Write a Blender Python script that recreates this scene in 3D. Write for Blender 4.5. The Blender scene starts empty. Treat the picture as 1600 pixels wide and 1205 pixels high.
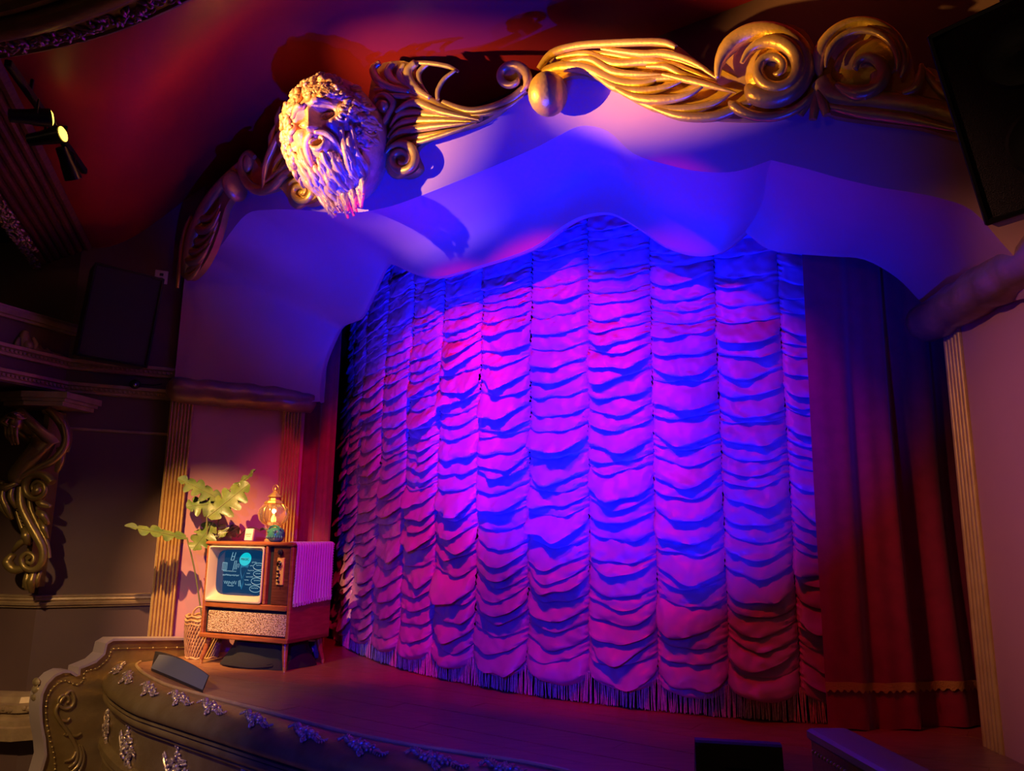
import bpy, math, random
import numpy as np
from mathutils import Vector, Matrix, noise as mnoise
random.seed(7)
SC = bpy.context.scene
COL = SC.collection
PI = math.pi
# ------------------------------------------------------------------ camera
FPX = 1204.0; PITCH = math.radians(11.1); ROLL = math.radians(0.75); ZC = 1.0   # eye 1 m above the stage boards
_c, _s = math.cos(PITCH), math.sin(PITCH); _cr, _sr = math.cos(ROLL), math.sin(ROLL)
FW = np.array([0, _c, _s]); _u0 = np.array([0, -_s, _c]); _r0 = np.array([1., 0, 0])
RT = _cr * _r0 + _sr * _u0; UP = _cr * _u0 - _sr * _r0
cam = bpy.data.cameras.new('camera'); cam.sensor_width = 36; cam.lens = FPX / 1600 * 36
cam.clip_start = 0.05
camo = bpy.data.objects.new('camera', cam); COL.objects.link(camo)
camo.matrix_world = Matrix(((RT[0], UP[0], -FW[0], 0), (RT[1], UP[1], -FW[1], 0), (RT[2], UP[2], -FW[2], ZC), (0, 0, 0, 1)))
SC.camera = camo
# stage frame: s along the opening, t upstage, z up
M0 = np.array([0.23, 5.65]); EE = np.array([0.822, -0.570]); EE /= np.linalg.norm(EE); NN = np.array([-EE[1], EE[0]])
E3 = np.array([EE[0], EE[1], 0]); N3 = np.array([NN[0], NN[1], 0]); Z3 = np.array([0, 0, 1.])
def W(s, t, z=0.0):
    q = M0 + EE * s + NN * t
    return np.array([q[0], q[1], z])
def ST(p):
    q = np.array(p[:2]) - M0
    return np.array([q @ EE, q @ NN, p[2]])
def ray(x, y): return FW + RT * ((x - 800) / FPX) + UP * ((602.5 - y) / FPX)
CAMP = np.array([0, 0, ZC])
def on_z(x, y, z=0.0):
    d = ray(x, y); return CAMP + d * ((z - ZC) / d[2])
def on_t(x, y, t):
    d = ray(x, y); return CAMP + d * ((t + M0 @ NN) / (d[:2] @ NN))
def on_wall(x, y, A, B):
    d = ray(x, y); n = np.array([-(B[1] - A[1]), B[0] - A[0]])
    return CAMP + d * ((n @ np.array(A[:2])) / (n @ d[:2]))
def on_tf(x, y, tf):
    s = 0.0
    for _ in range(12):
        p = on_t(x, y, tf(s)); s = 0.5 * s + 0.5 * ST(p)[0]
    return p
# ------------------------------------------------------------------ world, lights, exposure
wd = bpy.data.worlds.new('world'); SC.world = wd; wd.use_nodes = True
wd.node_tree.nodes['Background'].inputs[0].default_value = (1.0, 0.62, 0.45, 1)
wd.node_tree.nodes['Background'].inputs[1].default_value = 0.005
SC.view_settings.view_transform = 'Standard'; SC.view_settings.look = 'None'
SC.view_settings.exposure = 0.0; SC.view_settings.gamma = 1.0
SC.view_settings.use_curve_mapping = False
def spot(name, loc, aim, col, watt, cone, blend=0.5, size=0.04):
    l = bpy.data.lights.new(name, 'SPOT'); l.color = col; l.energy = watt
    l.spot_size = math.radians(cone); l.spot_blend = blend; l.shadow_soft_size = size
    o = bpy.data.objects.new(name, l); COL.objects.link(o); o.location = loc
    o.rotation_euler = (Vector(aim) - Vector(loc)).to_track_quat('-Z', 'Y').to_euler()
    return o
def lamp(name, loc, col, watt, size=0.2):
    l = bpy.data.lights.new(name, 'POINT'); l.color = col; l.energy = watt; l.shadow_soft_size = size
    o = bpy.data.objects.new(name, l); COL.objects.link(o); o.location = loc; return o
BLUE = (0.0, 0.006, 1.0); RED = (1.0, 0.0, 0.02); AMB = (1.0, 0.5, 0.1); WARM = (1.0, 0.62, 0.3)
# stage lighting of the theatre, all of it outside the picture (the three track spots and the candle sit in their own builders)
spot('blue_footlight_offscreen', W(0.9, -2.6, 0.0), W(-0.1, -0.6, 3.0), BLUE, 2300, 72, 0.9, 0.04)          # in front of the stage, below the picture
spot('blue_footlight_offscreen', W(1.9, -2.6, 0.0), W(0.9, -0.5, 2.4), BLUE, 1000, 72, 0.9, 0.04)
spot('blue_front_spot_offscreen', W(2.4, -5.4, 1.7), W(-0.5, -1.0, 0.1), BLUE, 800, 46, 0.9, 0.05)          # from the seats behind the camera
for s_, d_, z_, col_, w_, c_ in ((1.35, -.15, 1.35, RED, 120, 45), (0.55, -.4, 1.45, RED, 220, 46), (0.65, -2.0, 1.3, (1.0, 0.0, 0.06), 400, 42)):     # red spots under the ceiling, above the picture
    spot('red_ceiling_spot_offscreen', W(s_, -2.3, 3.92), W(s_ + d_, -0.2, z_), col_, w_, c_, 0.5, 0.03)
spot('front_of_house_spot_offscreen', W(-0.6, -5.2, 3.25), W(-2.5, -2.3, -0.1), (1.0, 0.66, 0.30), 680, 50, 1.0, 0.08)
spot('front_of_house_spot_offscreen', W(0.3, -4.8, 3.25), W(3.1, -0.7, 1.2), (1.0, 0.42, 0.3), 420, 30, 1.0, 0.08)
lamp('house_light_offscreen', W(2.6, -6.5, 3.2), (1.0, 0.55, 0.32), 7, 0.3)
lamp('house_light_offscreen', W(-1.5, -6.5, 3.2), (1.0, 0.62, 0.32), 9, 0.3)
# ------------------------------------------------------------------ mesh helpers
class MB:
    def __init__(self): self.v = []; self.f = []
    def add(self, vs, fs):
        b = len(self.v); self.v += [tuple(float(c) for c in p) for p in vs]
        self.f += [tuple(b + i for i in f) for f in fs]
        return self
    def grid(self, rows, cu=False, cv=False):
        n = len(rows); m = len(rows[0]); fs = []
        for i in range(n if cv else n - 1):
            for j in range(m if cu else m - 1):
                fs.append((i * m + j, i * m + (j + 1) % m, ((i + 1) % n) * m + (j + 1) % m, ((i + 1) % n) * m + j))
        return self.add([p for r in rows for p in r], fs)
    def hexa(self, p):          # 8 points: bottom ring then top ring
        return self.add(p, [(3, 2, 1, 0), (4, 5, 6, 7), (0, 1, 5, 4), (1, 2, 6, 5), (2, 3, 7, 6), (3, 0, 4, 7)])
    def box(self, c, h, X=(1, 0, 0), Y=(0, 1, 0), Z=(0, 0, 1)):
        c = np.array(c, float); X, Y, Z = [np.array(a, float) for a in (X, Y, Z)]
        P = [c + X * (h[0] * a) + Y * (h[1] * b) + Z * (h[2] * d) for d in (-1, 1) for a, b in ((-1, -1), (1, -1), (1, 1), (-1, 1))]
        return self.hexa(P)
    def bbox(self, c, h, r=0.01, X=(1, 0, 0), Y=(0, 1, 0), Z=(0, 0, 1)):      # chamfered box
        c = np.array(c, float); X, Y, Z = [np.array(a, float) for a in (X, Y, Z)]
        rows = []
        for zz, q in ((-h[2], r), (-h[2] + r, 0), (h[2] - r, 0), (h[2], r)):
            a, b = h[0] - q, h[1] - q; k = min(r, a * .9, b * .9)
            ring = [(-a + k, -b), (a - k, -b), (a, -b + k), (a, b - k), (a - k, b), (-a + k, b), (-a, b - k), (-a, -b + k)]
            rows.append([c + X * u + Y * v + Z * zz for u, v in ring])
        self.grid(rows, cu=True); n = len(self.v)
        self.f.append(tuple(range(n - 8, n))); self.f.append(tuple(range(n - 25, n - 33, -1)))
        return self
    def tube(self, pts, rad, seg=8, N=None, kz=1.0, cap=True):
        pts = [np.array(p, float) for p in pts]; n = len(pts)
        if not hasattr(rad, '__len__'): rad = [rad] * n
        rows = []; prev = None
        for i in range(n):
            T = pts[min(i + 1, n - 1)] - pts[max(i - 1, 0)]; T = T / (np.linalg.norm(T) + 1e-12)
            if N is not None:
                A = np.cross(T, N)
                if np.linalg.norm(A) < 1e-4: A = np.array([1., 0, 0])
                A /= np.linalg.norm(A); B = np.array(N, float)
            else:
                if prev is None:
                    r = np.array([0, 0, 1.]) if abs(T[2]) < .9 else np.array([1., 0, 0])
                    A = np.cross(T, r)
                else: A = prev - T * (prev @ T)
                A /= np.linalg.norm(A) + 1e-12; prev = A; B = np.cross(T, A)
            rows.append([pts[i] + A * (rad[i] * math.cos(a)) + B * (rad[i] * kz * math.sin(a)) for a in [2 * PI * k / seg for k in range(seg)]])
        self.grid(rows, cu=True)
        if cap:
            b = len(self.v); self.f.append(tuple(range(b - seg, b)))
            self.f.append(tuple(range(b - seg * n + seg - 1, b - seg * n - 1, -1)))
        return self
    def ball(self, c, r, seg=12, rings=8, X=(1, 0, 0), Y=(0, 1, 0), Z=(0, 0, 1)):
        if not hasattr(r, '__len__'): r = (r, r, r)
        c = np.array(c, float); X, Y, Z = [np.array(a, float) for a in (X, Y, Z)]
        rows = [[c + X * (r[0] * math.cos(2 * PI * k / seg) * math.sin(f)) + Y * (r[1] * math.sin(2 * PI * k / seg) * math.sin(f)) - Z * (r[2] * math.cos(f)) for k in range(seg)]
                for f in [max(0.02, min(PI - .02, PI * i / rings)) for i in range(rings + 1)]]
        return self.grid(rows, cu=True)
    def lathe(self, prof, c, seg=32, X=(1, 0, 0), Y=(0, 1, 0), Z=(0, 0, 1), a0=0, a1=2 * PI):
        c = np.array(c, float); X, Y, Z = [np.array(a, float) for a in (X, Y, Z)]
        full = abs(a1 - a0 - 2 * PI) < 1e-6
        an = [a0 + (a1 - a0) * k / (seg if full else seg - 1) for k in range(seg)]
        return self.grid([[c + X * (r * math.cos(a)) + Y * (r * math.sin(a)) + Z * z for a in an] for r, z in prof], cu=full)
    def prism(self, poly, off):         # poly: 3d outline, off: extrusion vector
        n = len(poly); off = np.array(off, float); P = [np.array(p, float) for p in poly]
        fs = [tuple(range(n)), tuple(range(2 * n - 1, n - 1, -1))] + [(i, n + i, n + (i + 1) % n, (i + 1) % n) for i in range(n)]
        return self.add(P + [p + off for p in P], fs)
def smooth_path(pts, k=6, closed=False):
    P = [np.array(p, float) for p in pts]; n = len(P); out = []
    if n < 3 and not closed: return [P[0] + (P[-1] - P[0]) * (i / k) for i in range(k + 1)]
    for i in range(n if closed else n - 1):
        if closed: a, b, c, d = P[i - 1], P[i], P[(i + 1) % n], P[(i + 2) % n]
        else: a, b, c, d = P[max(i - 1, 0)], P[i], P[i + 1], P[min(i + 2, n - 1)]
        for j in range(k):
            t = j / k
            out.append(.5 * ((2 * b) + (c - a) * t + (2 * a - 5 * b + 4 * c - d) * t * t + (3 * b - a - 3 * c + d) * t ** 3))
    if not closed: out.append(P[-1])
    return out
WLOC = {}
def finish(me, smooth=40):
    me.polygons.foreach_set('use_smooth', [True] * len(me.polygons))
    me.set_sharp_from_angle(angle=math.radians(smooth)); me.update()
def obj(name, mb, mat, parent=None, smooth=40, local=False, kind=None, label=None, fix=False):
    """link a mesh given in world coordinates (or in its parent's, if local)"""
    loc = np.zeros(3) if local or parent is None else WLOC.get(parent.name, np.zeros(3))
    me = bpy.data.meshes.new(name)
    me.from_pydata([(p[0] - loc[0], p[1] - loc[1], p[2] - loc[2]) for p in mb.v], [], mb.f)
    if fix:
        import bmesh
        b = bmesh.new(); b.from_mesh(me); bmesh.ops.recalc_face_normals(b, faces=b.faces); b.to_mesh(me); b.free()
    finish(me, smooth)
    if mat is not None: me.materials.append(mat)
    o = bpy.data.objects.new(name, me); COL.objects.link(o)
    if parent is not None: o.parent = parent; WLOC[o.name] = loc
    if kind: o['kind'] = kind
    if label: o['label'] = label
    return o
def tag(o, label, cat=None, group=None, kind=None):
    o['label'] = label
    if cat: o['category'] = cat
    if group: o['group'] = group
    if kind: o['kind'] = kind
    return o
def thing(name, label, cat, loc, group=None, rot=None, kind=None):
    o = bpy.data.objects.new(name, None); COL.objects.link(o); o.location = tuple(float(c) for c in loc); o.empty_display_size = .05
    if rot is not None: o.rotation_euler = rot
    WLOC[o.name] = np.array(loc, float)
    return tag(o, label, cat, group, kind)
# ------------------------------------------------------------------ materials
def mat(name, col, rough=0.5, metal=0.0, col2=None, scale=8.0, bump=0.0, bscale=30.0, emit=None, estr=1.0, trans=0.0, sheen=0.0, stretch=None, coat=0.0):
    m = bpy.data.materials.new(name); m.use_nodes = True; nt = m.node_tree; b = nt.nodes['Principled BSDF']
    b.inputs['Base Color'].default_value = (*col, 1); b.inputs['Roughness'].default_value = rough; b.inputs['Metallic'].default_value = metal
    b.inputs['Transmission Weight'].default_value = trans; b.inputs['Sheen Weight'].default_value = sheen; b.inputs['Coat Weight'].default_value = coat
    if emit: b.inputs['Emission Color'].default_value = (*emit, 1); b.inputs['Emission Strength'].default_value = estr
    tc = nt.nodes.new('ShaderNodeTexCoord'); mp = nt.nodes.new('ShaderNodeMapping'); nt.links.new(tc.outputs['Object'], mp.inputs[0])
    if stretch:
        mp.inputs['Scale'].default_value = stretch[:3]
        if len(stretch) > 3: mp.inputs['Rotation'].default_value[2] = stretch[3]
    if col2:
        n = nt.nodes.new('ShaderNodeTexNoise'); n.inputs['Scale'].default_value = scale; n.inputs['Detail'].default_value = 6
        nt.links.new(mp.outputs[0], n.inputs['Vector'])
        r = nt.nodes.new('ShaderNodeValToRGB'); r.color_ramp.elements[0].color = (*col, 1); r.color_ramp.elements[1].color = (*col2, 1)
        r.color_ramp.elements[0].position = .35; r.color_ramp.elements[1].position = .65
        nt.links.new(n.outputs['Fac'], r.inputs[0]); nt.links.new(r.outputs[0], b.inputs['Base Color'])
    if bump:
        n2 = nt.nodes.new('ShaderNodeTexNoise'); n2.inputs['Scale'].default_value = bscale; n2.inputs['Detail'].default_value = 5
        nt.links.new(mp.outputs[0], n2.inputs['Vector'])
        bp = nt.nodes.new('ShaderNodeBump'); bp.inputs['Strength'].default_value = bump; bp.inputs['Distance'].default_value = 0.01
        nt.links.new(n2.outputs['Fac'], bp.inputs['Height']); nt.links.new(bp.outputs[0], b.inputs['Normal'])
    return m
M = {}
M['gold'] = mat('gold_paint', (0.74, 0.46, 0.07), 0.34, 0.5, (0.6, 0.35, 0.045), 6, .25, 45)
M['oldgold'] = mat('antique_gold', (0.36, 0.25, 0.08), 0.36, 0.6, (0.28, 0.18, 0.05), 7, .2, 40)
M['gilt_wood'] = mat('gilded_reed', (0.66, 0.44, 0.16), 0.42, 0.3, (0.55, 0.34, 0.12), 9, .1, 50)
M['mask'] = mat('mask_plaster', (0.78, 0.45, 0.2), 0.42, 0.25, (0.6, 0.3, 0.12), 14, .6, 30)
M['plaster'] = mat('pink_plaster', (0.50, 0.24, 0.22), 0.55, 0, (0.46, 0.215, 0.20), 1.5, .03, 20)
M['ceiling'] = mat('red_ceiling', (0.42, 0.02, 0.015), 0.45, 0, (0.36, 0.02, 0.015), 1.2, .02, 12)
M['brown'] = mat('brown_wall', (0.115, 0.06, 0.05), 0.6, 0, (0.095, 0.048, 0.042), 2.0, .05, 60)
M['trim'] = mat('gilt_trim', (0.42, 0.28, 0.15), 0.45, .25, (0.3, 0.19, 0.1), 9, .15, 50)
M['wood_beam'] = mat('beam_wood', (0.2, 0.07, 0.03), 0.4, 0, (0.12, 0.04, 0.02), 4, .1, 30, stretch=(9, 9, 1.0))
M['black'] = mat('black_paint', (0.008, 0.007, 0.007), 0.8)
M['velvet'] = mat('red_velvet', (0.3, 0.010, 0.05), 0.75, 0, (0.24, 0.007, 0.04), 12, .05, 90, sheen=.35)
M['satin'] = mat('curtain_satin', (0.56, 0.22, 0.44), 0.42, 0, (0.5, 0.19, 0.39), 5, .06, 60, sheen=.1)
M['fringe'] = mat('fringe_thread', (0.8, 0.62, 0.55), 0.6, 0, (0.55, 0.4, 0.36), 60)
M['boards'] = mat('stage_boards', (0.36, 0.165, 0.07), 0.34, 0, (0.23, 0.095, 0.04), 5, .12, 25, stretch=(1.2, 14, 1, math.atan2(-.570, .822) * -1))
M['spk'] = mat('speaker_black', (0.02, 0.017, 0.016), 0.5, 0, None, 8, .1, 120)
def grille_mat(name, col, sc):
    m = mat(name, col, .6); nt = m.node_tree; b = nt.nodes['Principled BSDF']
    tc = nt.nodes.new('ShaderNodeTexCoord'); v = nt.nodes.new('ShaderNodeTexVoronoi'); v.inputs['Scale'].default_value = sc
    nt.links.new(tc.outputs['Object'], v.inputs['Vector'])
    bp = nt.nodes.new('ShaderNodeBump'); bp.inputs['Strength'].default_value = .8; bp.inputs['Distance'].default_value = .006
    nt.links.new(v.outputs['Distance'], bp.inputs['Height']); nt.links.new(bp.outputs[0], b.inputs['Normal'])
    return m
M['spkgrille'] = grille_mat('speaker_grille', (0.03, 0.022, 0.02), 330)
M['metal'] = mat('black_metal', (0.015, 0.013, 0.012), 0.35, .5)
M['white'] = mat('white_plastic', (0.6, 0.56, 0.52), .4)
M['tvwood'] = mat('walnut', (0.40, 0.13, 0.035), 0.3, 0, (0.30, 0.085, 0.02), 4, .05, 30, stretch=(2, 2, 14), coat=.3)
M['tvdark'] = mat('walnut_dark', (0.16, 0.05, 0.02), 0.35, 0, (0.1, 0.03, 0.012), 5, .05, 30, stretch=(2, 2, 14))
M['bezel'] = mat('bezel_cream', (0.62, 0.5, 0.3), .35)
M['tan'] = grille_mat('woven_grille', (0.62, 0.43, 0.2), 120)
_nt = M['tan'].node_tree; _r = _nt.nodes.new('ShaderNodeValToRGB'); _v = [n for n in _nt.nodes if n.type == 'TEX_VORONOI'][0]
_r.color_ramp.elements[0].color = (0.85, 0.64, 0.34, 1); _r.color_ramp.elements[1].color = (0.22, 0.11, 0.04, 1); _r.color_ramp.elements[0].position = .25; _r.color_ramp.elements[1].position = .75
_nt.links.new(_v.outputs['Distance'], _r.inputs[0]); _nt.links.new(_r.outputs[0], _nt.nodes['Principled BSDF'].inputs['Base Color'])
M['plate'] = mat('yellow_plate', (0.8, 0.5, 0.09), .4)
M['brass'] = mat('brass', (0.75, 0.48, 0.12), .3, .7)
M['chrome'] = mat('chrome', (0.7, 0.7, 0.7), .15, 1)
M['screen'] = mat('screen_navy', (0.003, 0.01, 0.03), .1, 0, emit=(0.002, 0.03, 0.085), estr=1.0)
M['chalk'] = mat('screen_chalk', (0, 0, 0), .5, emit=(0.32, 0.62, 0.72), estr=.85)
M['cyan'] = mat('screen_cyan', (0, 0, 0), .5, emit=(0.0, 0.62, 0.72), estr=.9)
M['cyan2'] = mat('screen_blue', (0, 0, 0), .5, emit=(0.004, 0.13, 0.26), estr=1.0)
M['ink'] = mat('ink', (0.01, 0.015, 0.02), .6)
M['towel'] = mat('towel_cotton', (0.66, 0.60, 0.62), .85, 0, None, 1, .3, 90, sheen=.2)
M['leaf'] = mat('leaf_green', (0.075, 0.12, 0.02), .4, 0, (0.14, 0.17, 0.04), 12, .15, 40)
M['stem'] = mat('stem_green', (0.17, 0.17, 0.05), .5)
M['wicker'] = mat('wicker', (0.6, 0.36, 0.14), .6, 0, (0.4, 0.2, 0.07), 20, .2, 60)
M['cream'] = mat('cream_card', (0.8, 0.7, 0.42), .6)
M['glass'] = mat('amber_glass', (1.0, 0.78, 0.5), .06, 0, trans=.92)
M['flame'] = mat('candle_glow', (1, .6, .1), .5, emit=(1.0, .55, .08), estr=6)
M['glaze'] = mat('green_glaze', (0.05, 0.25, 0.10), .2, 0, (0.02, 0.10, 0.22), 12, .3, 30, coat=.5)
M['cloth'] = mat('black_cloth', (0.012, 0.011, 0.01), .9)
M['bluebox'] = mat('blue_plastic', (0.05, 0.16, 0.25), .4)
M['monface'] = mat('monitor_grille', (0.14, 0.14, 0.15), .5, 0, None, 1, .15, 150)
M['braid'] = mat('gold_braid', (0.5, 0.32, 0.06), .5, .2, None, 1, .5, 120)
M['purple_top'] = mat('painted_cap', (0.36, 0.27, 0.25), .4, .1)
M['fixglow'] = mat('lamp_glow', (1, .7, .2), .5, emit=(1.0, .62, .08), estr=3)
# ================================================================== SETTING
interp = lambda x, xs, ys: float(np.interp(x, xs, ys))
LIP = [(-2.93, -1.215), (-2.82, -1.31), (-2.6, -1.41), (-2.32, -1.51), (-1.9, -1.62), (-1.5, -1.66), (-0.89, -1.71), (-0.39, -1.75), (0.01, -1.77), (0.39, -1.75), (0.71, -1.70), (1.16, -1.66), (1.7, -1.80), (2.34, -1.86)]
LS = [p[0] for p in LIP]; LT = [p[1] for p in LIP]
lipc = smooth_path([(a, b, 0) for a, b in LIP], 5)
lip = lambda s: interp(s, LS, LT)
FLOORZ = -0.95
fl = obj('floor', MB().prism([W(-3.05, -1.1, -.05), W(2.9, -1.1, -.05), W(4.2, 0.2, -.05), W(4.2, 1.9, -.05), W(-4.2, 1.9, -.05), W(-4.2, 0.2, -.05)], (0, 0, -.1)), M['boards'])
tag(fl, 'brown wooden stage floor boards in front of the swagged curtain', kind='structure')
r_ = random.Random(3)
pw = 0.15; t0 = -1.8
while t0 < 0.75:
    t1 = t0 + pw - .0025
    cuts = [-3.05, 2.9] if t0 > -1.75 else [-3.05, 2.9]
    c = -3.05 - r_.random() * 1.2; cuts = [-3.6]
    while c < 3.6:
        c += 1.3 + r_.random() * 1.3; cuts.append(min(c, 3.7))
    for a, b in zip(cuts[:-1], cuts[1:]):
        up, lo = [], []
        n = 14
        for i in range(n + 1):
            s = a + .001 + (b - a - .002) * i / n
            lt = lip(s) if -3.05 <= s <= 2.9 else -1.1 + (abs(s) - 2.95) * 1.2
            if lt < t1 - .004: up.append((s, t1)); lo.append((s, max(t0, lt)))
        if len(up) < 2: continue
        dz = r_.random() * .002
        mb = MB()
        mb.grid([[W(s, t, -.06) for s, t in lo], [W(s, t, dz) for s, t in lo], [W(s, t, dz) for s, t in up], [W(s, t, -.06) for s, t in up]])
        obj('plank', mb, M['boards'], fl)
    t0 += pw
# auditorium floor
tag(obj('floor_auditorium', MB().prism([(-9, -3, FLOORZ), (5, -3, FLOORZ), (5, 8, FLOORZ), (-9, 8, FLOORZ)], (0, 0, -.1)), M['brown']), 'dark brown auditorium floor below the stage', kind='structure')
# back of stage: black masking
bk = MB(); bk.grid([[W(s, t, z) for s, t in ((-4.2, .3), (-4.2, 1.6), (4.2, 1.6), (4.2, .3))] for z in (-.1, 5.0)])
tag(obj('wall_back', bk, M['black']), 'black masking wall behind the stage curtain', kind='structure')
sst = lambda x: max(0, min(1, x)) ** 2 * (3 - 2 * max(0, min(1, x)))
# curtain plan curve
tcur0 = lambda s: -.38 + .12 * (s - .2) ** 2
tcur = lambda s: tcur0(s) + .5 * max(0, s - 1.6) ** 2       # the track runs back behind the side curtain
# ---- piers
CAPZ = 2.22; CAPR = 0.115
Li, Lo, Ri, Ro = (-2.64, 0.0), (-3.22, -0.99), (2.64, 0.0), (3.22, -0.99)
def lerp2(a, b, k): return (a[0] + (b[0] - a[0]) * k, a[1] + (b[1] - a[1]) * k)
def pier(inner, outer, name, label, sgn):
    d = np.array(outer) - np.array(inner); d /= np.linalg.norm(d); nb = np.array([sgn * -d[1], sgn * d[0]])   # to the back
    if nb[1] < 0: nb = -nb
    p = MB(); a, b = np.array(inner), np.array(outer)
    q = [a, b, b + nb * .3, a + nb * .3]
    p.prism([W(x[0], x[1], FLOORZ) for x in q], (0, 0, 3.4))
    o = obj(name, p, M['plaster'], fix=True); tag(o, label, kind='structure')
    return d, nb
dL, nL = pier(Li, Lo, 'wall_pier_left', 'pink plaster pier behind the television and the plant', 1)
dR, nR = pier(Ri, Ro, 'wall_pier_right', 'pink plaster pier beside the dark red side curtain', -1)
def pilaster(inner, d, nb, k0, k1, n, label, pj=.035):
    a = np.array(inner)
    base = a + d * ((k0 + k1) / 2) - nb * .02
    th = thing('fluted_pilaster', label, 'pilaster', W(base[0], base[1], 0), 'reeded gilt pilasters of the proscenium')
    q = [a + d * k0 - nb * 0, a + d * k1 - nb * 0, a + d * k1 - nb * pj, a + d * k0 - nb * pj]
    obj('backing', MB().prism([W(x[0], x[1], .001) for x in q], (0, 0, CAPZ - .05)), M['gilt_wood'], th, fix=True)
    w = (k1 - k0) / n; me = None
    for i in range(n):
        c = a + d * (k0 + w * (i + .5)) - nb * pj
        A3 = d[0] * E3 + d[1] * N3; B3 = -(nb[0] * E3 + nb[1] * N3)
        rows = []
        for z in (0.002, CAPZ - .06):
            rows.append([W(c[0], c[1], z) + A3 * (w * .40 * math.cos(x)) + B3 * (min(.03, pj * .9 + .004) * math.sin(x)) for x in [PI * j / 6 for j in range(7)]])
        m = MB().grid(rows); m.f.append(tuple(range(7, 14)))
        obj('reed', m, M['gilt_wood'], th, fix=True)
    return th
pilaster(Li, dL, nL, 0.97, 1.16, 7, 'reeded gilt pilaster between the brown wall and the pink panel')
pilaster(Li, dL, nL, 0.03, 0.20, 6, 'reeded gilt pilaster between the pink panel and the dark curtain gap')
pilaster(Ri, dR, nR, 0.01, 0.19, 5, 'reeded gilt pilaster beside the dark red side curtain', .008)
def capital(inner, outer, d, nb, label, e0, e1):
    a = np.array(inner) - d * e0; b = np.array(outer) + d * e1
    mid = (a + b) / 2
    pts = []; rad = []; n = 26
    for i in range(n + 1):
        k = i / n; c = a + (b - a) * k - nb * .05
        x = min(k, 1 - k) * n / 1.5
        rad.append(CAPR * (math.sqrt(max(0.0, 1 - (1 - min(1, x)) ** 2)) * .7 + .3 if x < 1 else 1.0) * (1 + .03 * math.sin(i * 1.7)))
        pts.append(W(c[0], c[1], CAPZ + .006 * math.sin(i * 1.1)))
    o = obj('roll_moulding', MB().tube(pts, rad, 18), M['capgold'], smooth=80)
    tag(o, label, 'moulding', 'roll mouldings capping the piers')
M['capgold'] = mat('worn_gilt', (0.34, 0.19, 0.11), 0.3, .35, (0.22, 0.12, 0.09), 5, .5, 14)
capital(Li, Lo, dL, nL, 'worn gilt roll moulding capping the pier behind the television', .10, .06)
capital(Ri, Ro, dR, nR, 'worn gilt roll moulding capping the pier beside the side curtain', .14, .1)
# ---- plaster arch: outer (front) contour to inner contour
tout = lambda s: -1.0 - .22 * math.exp(-((s + 1.3) / 1.1) ** 2)
tin = lambda s: min(0.0, tcur0(s) - .25) if abs(s) < 2.2 else min(0.0, tcur0(s) - .25) * max(0, (2.64 - abs(s)) / .44)
COLS = [((258, 622), None, (500, 628)), ((266, 560), None, (500, 598)), ((272, 500), None, (506, 565)), ((280, 440), None, (520, 530)), ((296, 390), None, (533, 508)), ((318, 340), (352, 375), (560, 496)),
        ((345, 290), (385, 335), (575, 470)), ((385, 262), (420, 328), (590, 437)), ((440, 262), (465, 328), (601, 415)), ((520, 272), (540, 333), (613, 411)), ((580, 270), (600, 325), (645, 425)), ((640, 235), (660, 305), (682, 433)),
        ((740, 190), (752, 268), (750, 415)), ((830, 145), (835, 232), (830, 388)), ((868, 135), (868, 215), (880, 353)), ((910, 100), (908, 197), (912, 337)), ((960, 115), (950, 205), (955, 333)), ((1020, 140), (990, 240), (998, 356)), ((1090, 150), (1045, 258), (1040, 384)),
        ((1150, 150), (1095, 268), (1088, 397)), ((1205, 150), (1150, 268), (1130, 389)), ((1250, 150), (1205, 250), (1165, 361)), ((1262, 150), (1225, 255), (1172, 366)), ((1300, 150), (1265, 265), (1200, 386)), ((1345, 160), (1310, 278), (1245, 393)), ((1400, 172), (1370, 292), (1300, 397)),
        ((1450, 185), (1420, 300), (1350, 402)), ((1500, 205), (1470, 310), (1400, 430)), ((1550, 240), (1520, 330), (1437, 467)), ((1620, 300), (1570, 385), (1462, 490)), ((1682, 400), (1640, 460), (1470, 520))]
arows = [[], [], [], [], [], []]
OUT3 = []
def sub(cols, k=3):
    res = []
    for i in range(len(cols) - 1):
        for j in range(k):
            f = j / k; a, b = cols[i], cols[i + 1]
            res.append(tuple(tuple(a[m][q] * (1 - f) + b[m][q] * f for q in (0, 1)) if a[m] and b[m] else (a[m] if f < .5 else b[m]) for m in range(3)))
    return res + [cols[-1]]
for o_, f_, i_ in COLS:
    po = on_tf(*o_, tout); so = ST(po); pi_ = on_tf(*i_, tin); si = ST(pi_)
    if so[0] < -3.22: po = W(-3.22, -.99, so[2])
    if so[0] > 3.22: po = W(3.22, -.99, so[2])
    if si[0] < -2.64: pi_ = W(-2.64, 0, si[2])
    if si[0] > 2.64: pi_ = W(2.64, 0, si[2])
    if f_: pf = on_tf(*f_, lambda s: tout(s) + .05)
    else: pf = po * .85 + pi_ * .15
    m = (pf + pi_) / 2 + N3 * .12 + Z3 * (.05 if f_ else 0); m2 = pf * .75 + pi_ * .25 + N3 * .05 + Z3 * (.04 if f_ else 0)
    m3 = pf * .25 + pi_ * .75 + N3 * .09 + Z3 * (.03 if f_ else 0)
    if not f_: m = (pf + pi_) / 2; m2 = pf * .75 + pi_ * .25; m3 = pf * .25 + pi_ * .75
    OUT3.append(po)
    for r, p in zip(arows, (po, pf, m2, m, m3, pi_)): r.append(p)
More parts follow.
